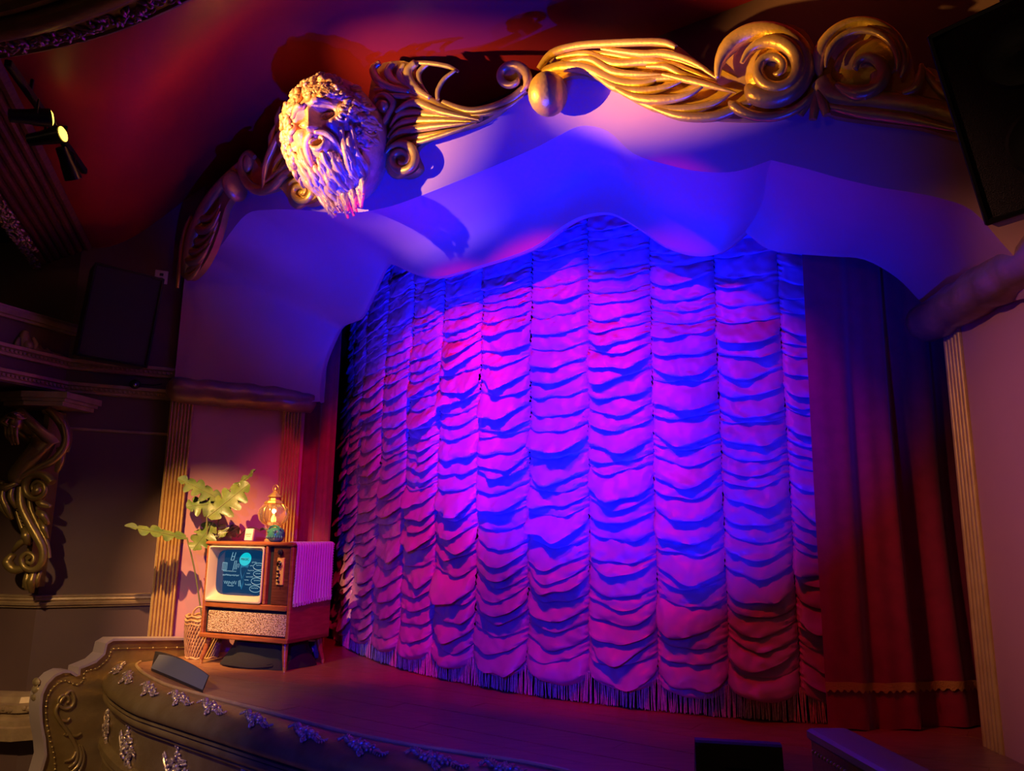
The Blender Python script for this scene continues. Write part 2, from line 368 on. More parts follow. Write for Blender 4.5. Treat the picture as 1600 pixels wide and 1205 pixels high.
# resample along the arch for smoothness but keep the cusp
CUSP = 21
def resamp(row):
    return smooth_path(row[:CUSP + 1], 4)[:-1] + smooth_path(row[CUSP:], 4)
R6 = [resamp(r) for r in arows]
arch = MB()
cols = [smooth_path([R6[k][j] for k in range(1, 6)], 5) for j in range(len(R6[0]))]
full = []
for j in range(len(cols)):
    top = R6[0][j].copy()
    c = [top + N3 * .02 + Z3 * .03, top] + cols[j]
    e_ = c[-1]
    c += [e_ + Z3 * -.012 + N3 * .012, e_ + N3 * .05 + Z3 * .0, e_ + N3 * .055 + Z3 * .35]
    full.append(c)
# ends stay on the pier tops
arch.grid(full)
ao = obj('wall_proscenium', arch, M['plaster'], smooth=38)
tag(ao, 'wavy pink plaster proscenium arch lit blue under the gold carvings', kind='structure')
# dark wall above the arch
wu = MB(); wu.grid([[W(-4.6, .05, z), W(-3.3, -.25, z), W(3.4, -.25, z), W(4.6, .05, z)] for z in (3.55, 5.2)])
tag(obj('wall_upper', wu, M['brown']), 'dark wall above the proscenium behind the gold carvings', kind='structure')
# ---- left wall facets
KK = (-3.78, 6.40); W0 = (-2.93, 6.80); W2E = (-5.6, 6.60); W3E = (-4.45, 4.75)
wl = MB(); wl.grid([[(W2E[0], W2E[1], z), (KK[0], KK[1], z), (W0[0], W0[1], z), (-2.4, 8.2, z)] for z in (FLOORZ, 4.6)])
wlo = obj('wall_left', wl, M['brown'], smooth=10); tag(wlo, 'dark brown panelled side wall left of the stage', kind='structure')
# ceiling
P1 = np.array([-3.8, 6.67]); P2 = np.array([-2.75, 3.71]); bd = (P2 - P1) / np.linalg.norm(P2 - P1); bn = np.array([-bd[1], bd[0]])  # bn points right
sst = lambda x: max(0, min(1, x)) ** 2 * (3 - 2 * max(0, min(1, x)))
def ceil_z(p):
    d = (np.array(p[:2]) - P1) @ bn; t = ST((p[0], p[1], 0))[1]
    return 3.45 + 1.0 * sst(d / 1.25) * sst((t + 3.3) / 1.6)
# round opening for the dome
RZ = 3.40
a_, b_, c_ = [on_z(*q, RZ)[:2] for q in ((0, 92), (150, 61), (300, 0))]
def circ3(a, b, c):
    A = np.array([b - a, c - a]) * 2; r = np.array([b @ b - a @ a, c @ c - a @ a]); o = np.linalg.solve(A, r); return o, np.linalg.norm(a - o)
oc, rad0 = circ3(a_, b_, c_)
ce = MB(); rows = []
for i in range(151):
    k = -2.5 + 12.0 * i / 150; r = []
    for j in range(111):
        d = 8.5 * (j / 110) ** 1.3; p = P1 + bd * k + bn * d
        r.append((p[0], p[1], ceil_z(p)))
    rows.append(r)
ce.grid(rows)
ce.f = [f for f in ce.f if math.hypot(sum(ce.v[i][0] for i in f) / 4 - oc[0], sum(ce.v[i][1] for i in f) / 4 - oc[1]) > rad0 - .11]
tag(obj('ceiling', ce, M['ceiling'], smooth=80), 'glossy deep red ceiling curving up to the proscenium', kind='structure')
# ================================================================== CURTAINS
SEAMS = [-2.98, -2.60, -2.18, -1.66, -1.20, -0.77, -0.33, 0.13, 0.58, 1.01, 1.41, 1.77, 2.13, 2.5]
ac = thing('austrian_curtain', 'pale satin stage curtain gathered in rows of horizontal swags with a fringed hem', 'curtain', W(0.1, -.1, 0))
rc = random.Random(11)
ZT, ZB = 3.45, 0.075
def nz(a, b, c=0.0): return mnoise.noise(Vector((a, b, c)))
for ci in range(len(SEAMS) - 1):
    sa, sb = SEAMS[ci], SEAMS[ci + 1]
    # fold boundaries at the left seam, centre and right seam
    zs = [ZT]; 
    while zs[-1] > ZB + .17:
        zs.append(zs[-1] - (.058 + .078 * rc.random() ** 1.2))
    zs[-1] = ZB + .09
    K = len(zs) - 1
    zl = [z + rc.uniform(-.014, .014) for z in zs]; zr = [z + rc.uniform(-.014, .014) for z in zs]
    sag = []; A = []; pk = []
    for k in range(K + 1):
        low = 1 - (zs[k] / ZT)
        sag.append(.022 + .05 * low + rc.uniform(-.012, .02)); A.append(rc.uniform(.034, .095) * (1 + .1 * low)); pk.append((rc.uniform(.35, 1.25), rc.uniform(.35, 1.25), rc.uniform(.36, .64)))
    sag[-1] = .075
    NU = 37
    rows = []
    xs = [0, .06, .14, .24, .36, .50, .62, .72, .80, .86, .91, .955, .985]
    g0 = rc.random() * 9
    for k in range(K):
        dl = rc.uniform(-.35, .35)
        for x in xs + ([1.0] if k == K - 1 else []):
            row = []
            for j in range(NU):
                u = .5 - .5 * math.cos(PI * j / (NU - 1)); u = .55 * u + .45 * j / (NU - 1)
                env = (4 * u * (1 - u)); c = pk[k][2]; uu = u / c * .5 if u < c else .5 + (u - c) / (1 - c) * .5
                sg0 = sag[k] * (4 * uu * (1 - uu)) ** .8; c1 = pk[k + 1][2]; u1 = u / c1 * .5 if u < c1 else .5 + (u - c1) / (1 - c1) * .5
                sg1 = sag[k + 1] * (4 * u1 * (1 - u1)) ** .8
                s = sa + (sb - sa) * u
                za = zl[k] * (1 - u) + zr[k] * u - sg0; zb = zl[k + 1] * (1 - u) + zr[k + 1] * u - sg1
                wob = .016 * nz(s * 7, zs[k] * 9, ci * 3.3) * env; wob1 = .016 * nz(s * 7, zs[k + 1] * 9, ci * 3.3) * env
                za += wob if k else 0; zb += wob1 if k < K - 1 else 0
                lam = max(.016, za - zb)
                amp = A[k] * (pk[k][0] * (1 - u) + pk[k][1] * u) * (.34 + .66 * env ** .5) * max(.15, 1 + .9 * nz(s * 5, zs[k] * 7, ci))
                amp *= 1 - .5 * sst((zs[k] - 2.35) / .35)      # flatter where it hangs behind the arch
                amp = min(amp, .115); xc = .80
                b = math.sin(PI * .5 * (x / xc)) ** .85 if x < xc else math.cos(PI * .5 * (x - xc) / (1 - xc)) ** .8
                out = amp * b + .012 * env
                z = za - lam * x - (1.0 * amp * b if k < K - 1 else 0)
                e3 = (1 - env)
                out += .013 * nz(s * 16 + 5, z * 26 + s * 9 * dl, 3.1) * (.35 + env) + .006 * nz(s * 40, z * 55, 1.7)
                out += (.024 * (abs(((z / .036 + (u if u < .5 else 1 - u) * 5 + g0) % 1.0) * 2 - 1) - .5)) * e3 ** 1.6      # gathers fanning out of the seams
                out -= .034 * e3 ** 5
                row.append(W(s + .010 * nz(s * 6, z * 9, 8.) * env, tcur(s) - out, z))
            rows.append(row)
    p = obj('swag_panel', MB().grid(rows), M['satin'], ac, smooth=75)
    # fringe hanging under the scalloped hem
    fr = MB(); n = 70
    for j in range(n):
        u = (j + rc.random() * .8) / n; s = sa + (sb - sa) * u; z1 = ZB + .11 - .06 * (4 * u * (1 - u)); o_ = -.018 + rc.uniform(-.012, .012); z0 = .004 + rc.random() * .012
        a = W(s, tcur(s) - .0 + o_, z1); b = W(s + rc.uniform(-.012, .012), tcur(s) + o_ + rc.uniform(-.01, .01), z0); d = E3 * .0028; q = N3 * .003
        fr.add([a - d, a + d, a - q, b - d, b + d, b - q], [(0, 1, 4, 3), (1, 2, 5, 4), (2, 0, 3, 5)])
    hb = [W(sa + (sb - sa) * j / 10, tcur(sa + (sb - sa) * j / 10) + .0, ZB + .11 - .06 * 4 * (j / 10) * (1 - j / 10)) for j in range(11)]
    fr.tube(hb, .007, 6)
    obj('fringe', fr, M['fringe'], p, kind='stuff')
# side leg curtains
def leg(name, label, path, z0, z1, nf, amp, mt, taper=0.0, seed=1):
    pa = smooth_path([(a, b, 0) for a, b in path], 10); n = len(pa); rows = []
    th = thing(name, label, 'curtain', W(path[len(path) // 2][0], path[len(path) // 2][1], z0), 'red velvet side curtains')
    NC = 90
    L = [0]
    for i in range(1, n): L.append(L[-1] + np.linalg.norm(pa[i] - pa[i - 1]))
    def at(k):
        x = k * L[-1]; return np.array([np.interp(x, L, [p[0] for p in pa]), np.interp(x, L, [p[1] for p in pa])])
    def surf(k, v, d=0):
        c = at(k); dc = at(min(1, k + .01)) - at(max(0, k - .01)); dc /= np.linalg.norm(dc); nn = np.array([dc[1], -dc[0]])
        if nn[1] > 0: nn = -nn
        ph = 2 * PI * nf * (k + .05 * nz(k * 3, v * 1.2, seed) + .06 * nz(k * 2 + 9, 0, seed))
        a = amp * (.5 + .5 * (1 - v) + .35 * nz(k * 4, v * 2, seed + 5))
        f = math.sin(ph) + .35 * math.sin(2.3 * ph + 1)
        q = c + nn * (a * f + d)
        return W(q[0] + taper * (v - .0) * (k - .5), q[1], z0 + (z1 - z0) * v + .01 * math.sin(ph) * (1 - v) * .6)
    rows = [[surf(j / (NC - 1), v) for j in range(NC)] for v in [i / 40 for i in range(41)]]
    back = [[p + N3 * .02 for p in r] for r in rows]
    m = MB().grid(rows); m.grid(back); b = len(rows) * NC
    for i in range(NC - 1): m.f.append((i, i + 1, b + i + 1, b + i))
    for i in range(40): m.f.append((i * NC, (i + 1) * NC, b + (i + 1) * NC, b + i * NC)); m.f.append((i * NC + NC - 1, (i + 1) * NC + NC - 1, b + (i + 1) * NC + NC - 1, b + i * NC + NC - 1))
    obj('drape', m, mt, th, smooth=70)
    return th, surf
rl, rsurf = leg('side_curtain', 'dark red velvet side curtain with a gold braid near the hem', [(1.92, -.13), (2.12, -.03), (2.28, .12), (2.42, .28), (2.6, .46), (2.75, .55)], 0.005, 3.2, 3.1, .035, M['velvet'], -.05, 2)
br = MB(); rows = []
for j in range(121):
    k = j / 120; a = rsurf(k, .064, .006); zz = .012 if j % 4 < 2 else .0
    rows.append([a + Z3 * (.036) - N3 * .004, a + Z3 * .036 - N3 * .010, a - Z3 * (.004 + zz) - N3 * .010, a - Z3 * (.004 + zz) - N3 * .004])
obj('braid', br.grid(rows), M['braid'], rl, smooth=30, label='scalloped gold braid trim')
leg('side_curtain', 'narrow crimson velvet side curtain behind the television', [(-2.74, .08), (-2.62, .16), (-2.50, .12), (-2.42, .18)], 0.005, 3.0, 2.2, .022, M['velvet'], 0, 4)
# ================================================================== STAGE FRONT
sa_ = thing('stage_front', 'curved gold stage front with a rounded nosing and floral ornaments', 'stage front', W(-.5, -1.9, FLOORZ))
LC = [np.array([p[0], p[1]]) for p in lipc]
LN = []
for i in range(len(LC)):
    d = LC[min(i + 1, len(LC) - 1)] - LC[max(i - 1, 0)]; d /= np.linalg.norm(d); LN.append(np.array([d[1], -d[0]]))
def sweep(prof, closed=False):
    rows = [[W(*(LC[i] + LN[i] * o), z) for i in range(len(LC))] for o, z in prof]
    return MB().grid(rows, cv=closed)
circ = lambda o, z, r, n=8, k=1.0: [(o + r * math.cos(2 * PI * i / n), z + k * r * math.sin(2 * PI * i / n)) for i in range(n)]
obj('edge_bead', sweep(circ(.0, .004, .011), True), M['gilt_wood'], sa_, fix=True)
nose = [(-.02, -.06), (-.02, -.004), (.012, -.004), (.03, .0)] + [(.03 + .19 * math.sin(a), -.125 + .125 * math.cos(a)) for a in [PI / 2 * i / 10 for i in range(1, 11)]] + [(.215, -.14), (.19, -.155), (.1, -.16)]
NO = sweep(nose); obj('nosing', NO, M['oldgold'], sa_, smooth=60)
obj('cove_moulding', sweep([(.1, -.158), (.205, -.158), (.21, -.17), (.19, -.178), (.1, -.18)]), M['oldgold'], sa_, smooth=30)
obj('rope_moulding', sweep(circ(.185, -.202, .024, 10), True), M['oldgold'], sa_, fix=True)
obj('lower_bead', sweep(circ(.17, -.238, .014, 8), True), M['oldgold'], sa_, fix=True)
obj('frieze', sweep([(.1, -.23), (.155, -.24), (.15, -.5), (.1, -.52)]), M['oldgold'], sa_, smooth=30)
obj('base_moulding', sweep([(.1, -.485), (.165, -.49), (.2, -.505), (.205, -.54), (.18, -.555), (.19, -.58), (.17, -.6), (.165, FLOORZ + .01), (.0, FLOORZ + .01)]), M['oldgold'], sa_, smooth=30)
# floral ornaments: rose cluster with leaf sprays, in a local frame x along, y up, z out
def flower(mb, cx, cy, r, rnd, z=.0):
    for k in range(6):
        a = k * PI / 3 + rnd.random(); mb.ball((cx + r * .62 * math.cos(a), cy + r * .62 * math.sin(a), z + r * .25), (r * .5, r * .34, r * .35), 7, 4, (math.cos(a), math.sin(a), 0), (-math.sin(a), math.cos(a), 0))
    mb.ball((cx, cy, z + r * .45), r * .42, 7, 4)
    mb.tube([(cx + r * .3 * math.cos(a), cy + r * .3 * math.sin(a), z + r * .75) for a in [i * .9 for i in range(8)]], r * .12, 5)
def spray(mb, x0, y0, x1, y1, w, rnd):
    P = smooth_path([(x0, y0, .004), ((x0 + x1) / 2 + rnd.uniform(-w, w), (y0 + y1) / 2 + rnd.uniform(-w, w), .012), (x1, y1, .004)], 4)
    mb.tube(P, [w * .22 * (1 - .6 * i / len(P)) for i in range(len(P))], 5)
    for i in range(1, len(P)):
        a = math.atan2(P[i][1] - P[i - 1][1], P[i][0] - P[i - 1][0]); q = w * (1.0 - .6 * i / len(P))
        for sg in (-1, 1):
            b = a + sg * .8; mb.ball((P[i][0] + q * .5 * math.cos(b), P[i][1] + q * .5 * math.sin(b), .006), (q * .55, q * .24, q * .3), 6, 4, (math.cos(b), math.sin(b), 0), (-math.sin(b), math.cos(b), 0))
def top_applique():
    r = random.Random(5); m = MB()
    flower(m, 0, 0, .03, r); flower(m, -.045, .006, .022, r); flower(m, .045, -.002, .022, r)
    spray(m, -.06, .004, -.125, .012, .026, r); spray(m, .06, -.002, .13, -.008, .022, r); spray(m, 0, -.015, .03, -.035, .02, r); spray(m, -.02, .015, -.04, .034, .02, r)
    return m
def tall_applique():
    r = random.Random(9); m = MB()
    flower(m, 0, -.02, .034, r); flower(m, -.045, -.055, .028, r); flower(m, .045, -.06, .028, r); flower(m, 0, .045, .026, r); flower(m, -.01, .09, .02, r)
    spray(m, 0, .1, .004, .165, .03, r); spray(m, -.06, -.06, -.125, .03, .034, r); spray(m, .06, -.06, .13, -.02, .034, r); spray(m, 0, -.06, .03, -.13, .034, r)
    spray(m, -.03, .02, -.07, .0, .03, r); spray(m, .03, .02, .07, .03, .03, r); spray(m, .06, -.08, .12, -.14, .034, r)
    return m
def place_applique(me_name, mbf, s, o, z, nrm_up, first):
    i = int(np.argmin([abs(c[0] - s) for c in LC])); n2 = LN[i]; d2 = np.array([-n2[1], n2[0]])
    if d2[0] < 0: d2 = -d2
    X = d2[0] * E3 + d2[1] * N3; O = n2[0] * E3 + n2[1] * N3
    Zl = O * math.cos(nrm_up) + Z3 * math.sin(nrm_up); Yl = np.cross(Zl, X)
    q = LC[i] + n2 * o; p = W(q[0], q[1], z) - WLOC[sa_.name]
    if first[0] is None:
        ob = obj(me_name, mbf(), M['ornament'], sa_, local=True, smooth=60); first[0] = ob
    else:
        ob = first[0].copy(); COL.objects.link(ob)
    k = 1.3; ob.matrix_local = Matrix(((X[0] * k, Yl[0] * k, Zl[0] * k, p[0]), (X[1] * k, Yl[1] * k, Zl[1] * k, p[1]), (X[2] * k, Yl[2] * k, Zl[2] * k, p[2]), (0, 0, 0, 1)))
M['ornament'] = mat('gilt_ornament', (0.62, 0.47, 0.27), 0.3, .6, (0.4, 0.28, 0.14), 30, .3, 60)
f1 = [None]; f2 = [None]
ang = math.radians(62)
for px, py in [(177, 1036), (191, 1049), (214, 1063), (243, 1078), (287, 1093), (345, 1110), (417, 1127), (490, 1145), (581, 1166), (686, 1186), (806, 1203), (950, 1225)]:
    q = ST(on_z(px, py, -.02)); place_applique('floral_applique', top_applique, q[0], .03 + .19 * math.cos(ang), -.125 + .125 * math.sin(ang) + .003, math.radians(66), f1)
for s in (-2.74, -2.1, -1.42, -.72, -.02, .68, 1.38):
    place_applique('floral_drop', tall_applique, s, .155, -.37, 0, f2)
# ================================================================== GOLD CARVINGS
NF = -N3        # towards the audience
def carve_pt(x, y, off): return on_tf(x, y, lambda s: tout(s) - off)
def px_size(p): return float((p - CAMP) @ FW) / FPX
def stroke(pts, ws, off=.05, kz=.8, seg=9, k=5):
    P = [carve_pt(x, y, off) for x, y in pts]
    R = [w * .5 * px_size(p) * 1.12 for w, p in zip(ws if hasattr(ws, '__len__') else [ws] * len(P), P)]
    Q = smooth_path(P, k); rr = [float(np.interp(i / k, range(len(R)), R)) for i in range(len(Q))]
    return MB().tube(Q, rr, seg, N=NF, kz=kz)
def taper(w, n, a=.35, b=.15):
    return [w * (a + (1 - a) * math.sin(PI * min(1, (i / (n - 1)) * 1.0 + .08) * .5 + .0) if i < n / 2 else b + (1 - b) * math.sin(PI * .5 * (1 - (i / (n - 1))) * 2) ** .7) for i in range(n)] if False else \
           [max(.12, (a * (1 - i / (n - 1)) + b * (i / (n - 1))) + (1 - max(a, b)) * math.sin(PI * i / (n - 1))) * w for i in range(n)]
def spiral(cx, cy, r0, r1, a0, turns, n=26, sq=1.0, tilt=0.0):
    out = []
    for i in range(n):
        f = i / (n - 1); a = math.radians(a0) + f * turns * 2 * PI; r = r0 + (r1 - r0) * f ** .85
        u, v = r * math.cos(a), r * math.sin(a) * sq
        out.append((cx + u * math.cos(tilt) - v * math.sin(tilt), cy + u * math.sin(tilt) + v * math.cos(tilt)))
    return out
def plate(px, off=0.03, th=.06):
    P = smooth_path([carve_pt(x, y, off) for x, y in px], 4, closed=True)
    return MB().prism(P, N3 * th)
def ball_px(x, y, rx, ry, off, kz=.9, rot=0):
    p = carve_pt(x, y, off); k = px_size(p) * 1.12
    X = E3 * math.cos(rot) + Z3 * math.sin(rot); Y = -E3 * math.sin(rot) + Z3 * math.cos(rot)
    return MB().ball(p, (rx * k, ry * k, max(rx, ry) * k * kz), 20, 14, X, Y, NF)
def carving(name, label, base, plates, leaves, volutes=(), balls=(), off=.06, mt='gold', group=None):
    b = carve_pt(*base, 0.05)
    th = thing(name, label, 'carving', b, 'gold carvings along the arch')
    for p in plates: obj('backing', plate(*p) if isinstance(p, tuple) else plate(p), M[mt], th, fix=True)
    for i, (pts, w) in enumerate(leaves):
        ww = w if hasattr(w, '__len__') else taper(w, len(pts))
        obj('leaf_ridge', stroke(pts, ww, off + .012 * (i % 3)), M[mt], th, fix=True, smooth=80)
    for cx, cy, r0, r1, a0, tn, w0, w1, sq, o2 in volutes:
        sp = spiral(cx, cy, r0, r1, a0, tn, 30, sq)
        obj('volute', stroke(sp, [(w0 + (w1 - w0) * i / 29) * min(1, .25 + i / 5, .3 + (29 - i) / 3) for i in range(30)], o2, .9, 10, 3), M[mt], th, fix=True, smooth=80)
    for bb in balls: obj('boss', ball_px(*bb), M[mt], th, smooth=80)
    return th
# leaf fin at the far left
carving('leaf_carving', 'gold curling leaf carving at the foot of the arch beside the bracket', (300, 400),
    [[(372, 258), (340, 285), (312, 325), (292, 365), (283, 405), (283, 430), (296, 436), (314, 420), (330, 392), (342, 360), (352, 325), (368, 295)]],
    [([(376, 256), (345, 290), (322, 325), (305, 365), (294, 405), (292, 428)], [10, 18, 24, 26, 22, 12]),
     ([(307, 330), (316, 342), (332, 340), (345, 318)], 14), ([(301, 346), (312, 360), (330, 355), (344, 330)], 15), ([(295, 363), (308, 378), (326, 372), (341, 346)], 15),
     ([(290, 381), (303, 395), (320, 388), (335, 364)], 15), ([(286, 398), (298, 410), (314, 403), (328, 382)], 14), ([(285, 413), (295, 423), (308, 416), (320, 398)], 13), ([(286, 425), (294, 434), (304, 428), (314, 414)], 11),
     ([(300, 338), (291, 358), (284, 385), (280, 420), (277, 450)], [8, 9, 8, 7, 5]), ([(352, 285), (335, 302), (322, 325)], 12)],
    balls=[(367, 291, 12, 24, .09, .8, .25)])
# scroll between the fin and the mask
carving('scroll_carving', 'gold scroll carving with a small volute between the leaf fin and the mask', (430, 280),
    [[(378, 250), (392, 240), (408, 262), (424, 232), (440, 196), (455, 205), (480, 240), (500, 285), (500, 310), (478, 320), (452, 312), (436, 294), (405, 300), (384, 288)]],
    [([(398, 246), (388, 240), (379, 252), (379, 270), (388, 288), (408, 298), (428, 290), (445, 272), (465, 268), (482, 280)], [7, 11, 14, 14, 14, 15, 15, 14, 13, 11]),
     ([(412, 288), (432, 272), (452, 258), (472, 262), (490, 284)], 13), ([(411, 294), (414, 262), (424, 235), (436, 210), (446, 198)], 14), ([(424, 282), (432, 256), (446, 240), (462, 246), (480, 262), (495, 290)], 14),
     ([(446, 202), (438, 214), (444, 228), (460, 244), (478, 262), (492, 284), (500, 308)], [10, 15, 14, 14, 14, 12, 8]), ([(422, 240), (424, 215), (430, 195)], 12), ([(432, 205), (434, 185), (438, 166)], 12), ([(440, 196), (448, 205), (456, 216)], 8)],
    [(470, 300, 22, 4, -150, 1.7, 13, 5, 1, .1)], [(470, 301, 24, 24, .02, .5), (388, 255, 9, 14, .05, .5)])
# scroll to the right of the mask
carving('scroll_carving', 'long gold scroll carving with plume and curled tip right of the face mask', (650, 200),
    [[(585, 112), (600, 98), (640, 98), (655, 135), (690, 160), (735, 180), (790, 165), (750, 192), (680, 215), (650, 235), (655, 262), (630, 276), (602, 262), (588, 235), (580, 180), (576, 150)]],
    [([(588, 141), (625, 140), (665, 155), (705, 175), (752, 186)], [12, 13, 13, 12, 8]), ([(590, 148), (640, 152), (690, 172), (750, 186)], 12),
     ([(618, 175), (645, 160), (690, 175), (748, 187)], 14), ([(610, 200), (630, 178), (680, 180), (745, 188)], 16), ([(606, 215), (630, 192), (680, 188), (745, 190)], 15), ([(604, 230), (625, 207), (675, 198), (735, 192)], 15), ([(606, 242), (625, 222), (670, 212), (720, 200)], 14), ([(622, 232), (655, 222), (700, 208), (745, 192)], 10),
     ([(594, 98), (583, 108), (590, 125), (610, 136), (640, 143)], [8, 12, 12, 10, 7]), ([(614, 98), (606, 112), (616, 128), (640, 140), (662, 150)], [9, 13, 12, 10, 7]), ([(632, 100), (624, 115), (634, 130), (655, 146)], [8, 10, 9, 6]), ([(650, 98), (638, 110), (640, 126), (654, 142), (672, 153)], [12, 15, 14, 11, 7]),
     ([(668, 100), (655, 113), (656, 130), (668, 148)], [8, 9, 8, 5]), ([(645, 98), (672, 99), (700, 104), (716, 112)], [6, 7, 7, 4]), ([(712, 110), (694, 124), (684, 142), (684, 156)], [5, 8, 8, 6]),
     ([(692, 160), (730, 173), (765, 170), (797, 157), (820, 138)], [8, 11, 14, 16, 15]), ([(735, 180), (765, 177), (795, 166), (818, 150)], 9),
     ([(589, 262), (585, 235), (590, 208), (606, 180), (614, 162), (606, 150), (594, 149), (583, 160), (580, 176), (587, 202)], [8, 12, 12, 9, 9, 9, 9, 9, 8, 6])],
    [(628, 249, 27, 5, 200, 1.9, 15, 6, 1, .11), (799, 121, 29, 10, 60, -1.15, 15, 9, .9, .11)], [(628, 249, 29, 29, .02, .5), (599, 166, 8, 9, .1, .8), (798, 117, 21, 17, .06, .5)])
# long feather leaf and volute
carving('feather_carving', 'long gold feather leaf carving ending in a large spiral volute', (1050, 130),
    [[(845, 108), (880, 76), (950, 66), (1040, 64), (1090, 95), (1122, 112), (1140, 60), (1200, 36), (1255, 46), (1276, 90), (1268, 140), (1225, 178), (1150, 186), (1080, 178), (1010, 160), (950, 130), (900, 118), (862, 128)]],
    [([(850, 112), (880, 104), (920, 108), (962, 128), (1004, 131), (1034, 119)], [16, 17, 17, 18, 15, 8]), ([(930, 116), (960, 136), (998, 143), (1039, 137), (1069, 125)], 16), ([(962, 138), (995, 153), (1034, 156), (1074, 149), (1104, 130)], 17),
     ([(985, 152), (1025, 168), (1068, 172), (1117, 161), (1146, 142)], 18), ([(1020, 168), (1065, 182), (1122, 181), (1172, 160), (1205, 150)], 18),
     ([(842, 108), (862, 84), (900, 72), (951, 68), (1030, 66), (1056, 74)], [10, 13, 12, 12, 12, 7]), ([(870, 90), (915, 84), (960, 99), (1017, 96), (1065, 106), (1120, 128)], 16), ([(880, 98), (920, 92), (958, 112), (1000, 116), (1034, 116)], 13), ([(940, 76), (1000, 84), (1040, 84), (1083, 97), (1119, 122)], 14),
     ([(900, 80), (950, 84), (1000, 92), (1050, 92), (1095, 108)], 10), ([(1010, 104), (1040, 104), (1068, 117), (1122, 132)], 12), ([(1035, 116), (1070, 124), (1110, 134), (1150, 145)], 12), ([(960, 120), (1000, 124), (1050, 122), (1100, 132)], 14)],
    [(1200, 110, 80, 42, 170, .92, 26, 30, .92, .09), (1210, 107, 52, 8, 190, 1.75, 24, 9, .95, .12), (1192, 112, 88, 74, 20, .32, 12, 16, .9, .08)],
    [(856, 147, 27, 31, .12, .95), (1216, 106, 46, 44, .03, .4)])
carving('scroll_carving', 'broad gold spiral volute carving on the arch beside the hanging loudspeaker', (1360, 120),
    [[(1276, 100), (1290, 50), (1335, 26), (1385, 36), (1420, 75), (1432, 130), (1450, 105), (1492, 135), (1510, 215), (1440, 200), (1360, 190), (1290, 176), (1280, 140)]],
    [([(1283, 128), (1300, 148), (1345, 158), (1400, 162), (1460, 172), (1510, 190)], [30, 32, 32, 32, 30, 26]), ([(1290, 165), (1350, 176), (1420, 186), (1505, 206)], 22), ([(1410, 146), (1430, 138), (1438, 118), (1440, 100)], [10, 16, 12, 5]), ([(1440, 104), (1456, 124), (1475, 146), (1500, 160)], 14), ([(1462, 125), (1480, 130), (1500, 144)], 9)],
    [(1350, 98, 72, 62, 160, .62, 22, 10, .95, .08), (1352, 100, 62, 50, 175, .55, 12, 8, .95, .11), (1350, 104, 60, 20, 100, -.2, 20, 18, .9, .09), (1350, 108, 50, 10, 150, -.95, 26, 8, .9, .10)],
    [(1352, 104, 46, 40, .02, .35)])
carving('drop_leaf', 'small three-lobed gold drop leaf hanging between the two large volutes', (1270, 170), [],
    [([(1270, 140), (1262, 160), (1250, 180)], [8, 13, 10]), ([(1274, 145), (1273, 168), (1270, 187)], [8, 14, 11]), ([(1278, 142), (1286, 162), (1292, 180)], [8, 14, 11])])
# ------------------------------------------------------------------ face mask
mc = carve_pt(517, 214, .30)
mask = thing('face_mask', 'large bearded plaster face with open mouth and curly hair, brightly lit', 'mask', mc)
yaw = math.radians(24); rl_ = math.radians(-15); pt = math.radians(12)
Xm = E3 * math.cos(yaw) + NF * math.sin(yaw) * -1; Zm = np.cross(Xm, Z3) * 1.0
Zm = Zm / np.linalg.norm(Zm)
if Zm @ NF < 0: Zm = -Zm
Ym = Z3.copy()
Zm, Ym = Zm * math.cos(pt) - Ym * math.sin(pt), Ym * math.cos(pt) + Zm * math.sin(pt)
Xm, Ym = Xm * math.cos(-rl_) - Ym * math.sin(-rl_) * -1, Ym * math.cos(-rl_) - Xm * math.sin(-rl_)
Xm = np.cross(Ym, Zm)
MA, MBb, MD = .36, .44, .37
def mdepth(x, y):
    g = lambda cx, cy, sx, sy: math.exp(-((x - cx) / sx) ** 2 - ((y - cy) / sy) ** 2)
    r2 = x * x + y * y
    d = MD * math.sqrt(max(0, 1 - r2 * .96))
    a = abs(x)
    d += .055 * g(0, .33, .34, .09) + .035 * math.exp(-((a - .23) / .15) ** 2 - ((y - .25 - .25 * (.3 - a)) / .05) ** 2)
    d -= .105 * math.exp(-((a - .24) / .12) ** 2 - ((y - .13) / .085) ** 2)
    d += .055 * math.exp(-((a - .24) / .085) ** 2 - ((y - .125) / .055) ** 2)
    d -= .02 * math.exp(-((a - .24) / .10) ** 2 - ((y - .085) / .018) ** 2) + .02 * math.exp(-((a - .24) / .10) ** 2 - ((y - .175) / .018) ** 2)
    ny = (.24 - y) / .36
    if -.2 < ny < 1.25:
        q = sst((ny + .2) / .3) * (1 - sst((ny - 1.0) / .2)); d += (.05 + .085 * max(0, ny)) * q * math.exp(-(x / (.065 + .035 * max(0, ny))) ** 2)
    d += .035 * math.exp(-((a - .09) / .05) ** 2 - ((y + .10) / .045) ** 2)
    d += .05 * math.exp(-((a - .33) / .14) ** 2 - ((y + .06) / .12) ** 2)
    d += .05 * g(0, -.30, .2, .14) - .30 * math.exp(-((x / .085) ** 2 + ((y + .30) / .065) ** 2) ** 2) + .06 * g(0, -.30, .19, .12) * (1 - g(0, -.30, .1, .075))
    d += .05 * g(0, -.52, .22, .14)
    hair = sst((r2 - .38) / .2) if y > .1 else sst((a - .4) / .15)
    beard = sst((-.36 - y) / .12) if a < .45 else sst((-.1 - y) / .1)
    d += (.03 * nz(x * 9, y * 9, 2.) + .022 * nz(x * 18, y * 18, 5.)) * max(hair, beard)
    return d
def mp_(x, y, lift=0.0):
    return mc + Xm * (x * MA) + Ym * (y * MBb) + Zm * (mdepth(x, y) - .12 + lift)
rows = []
NR, NA = 60, 96
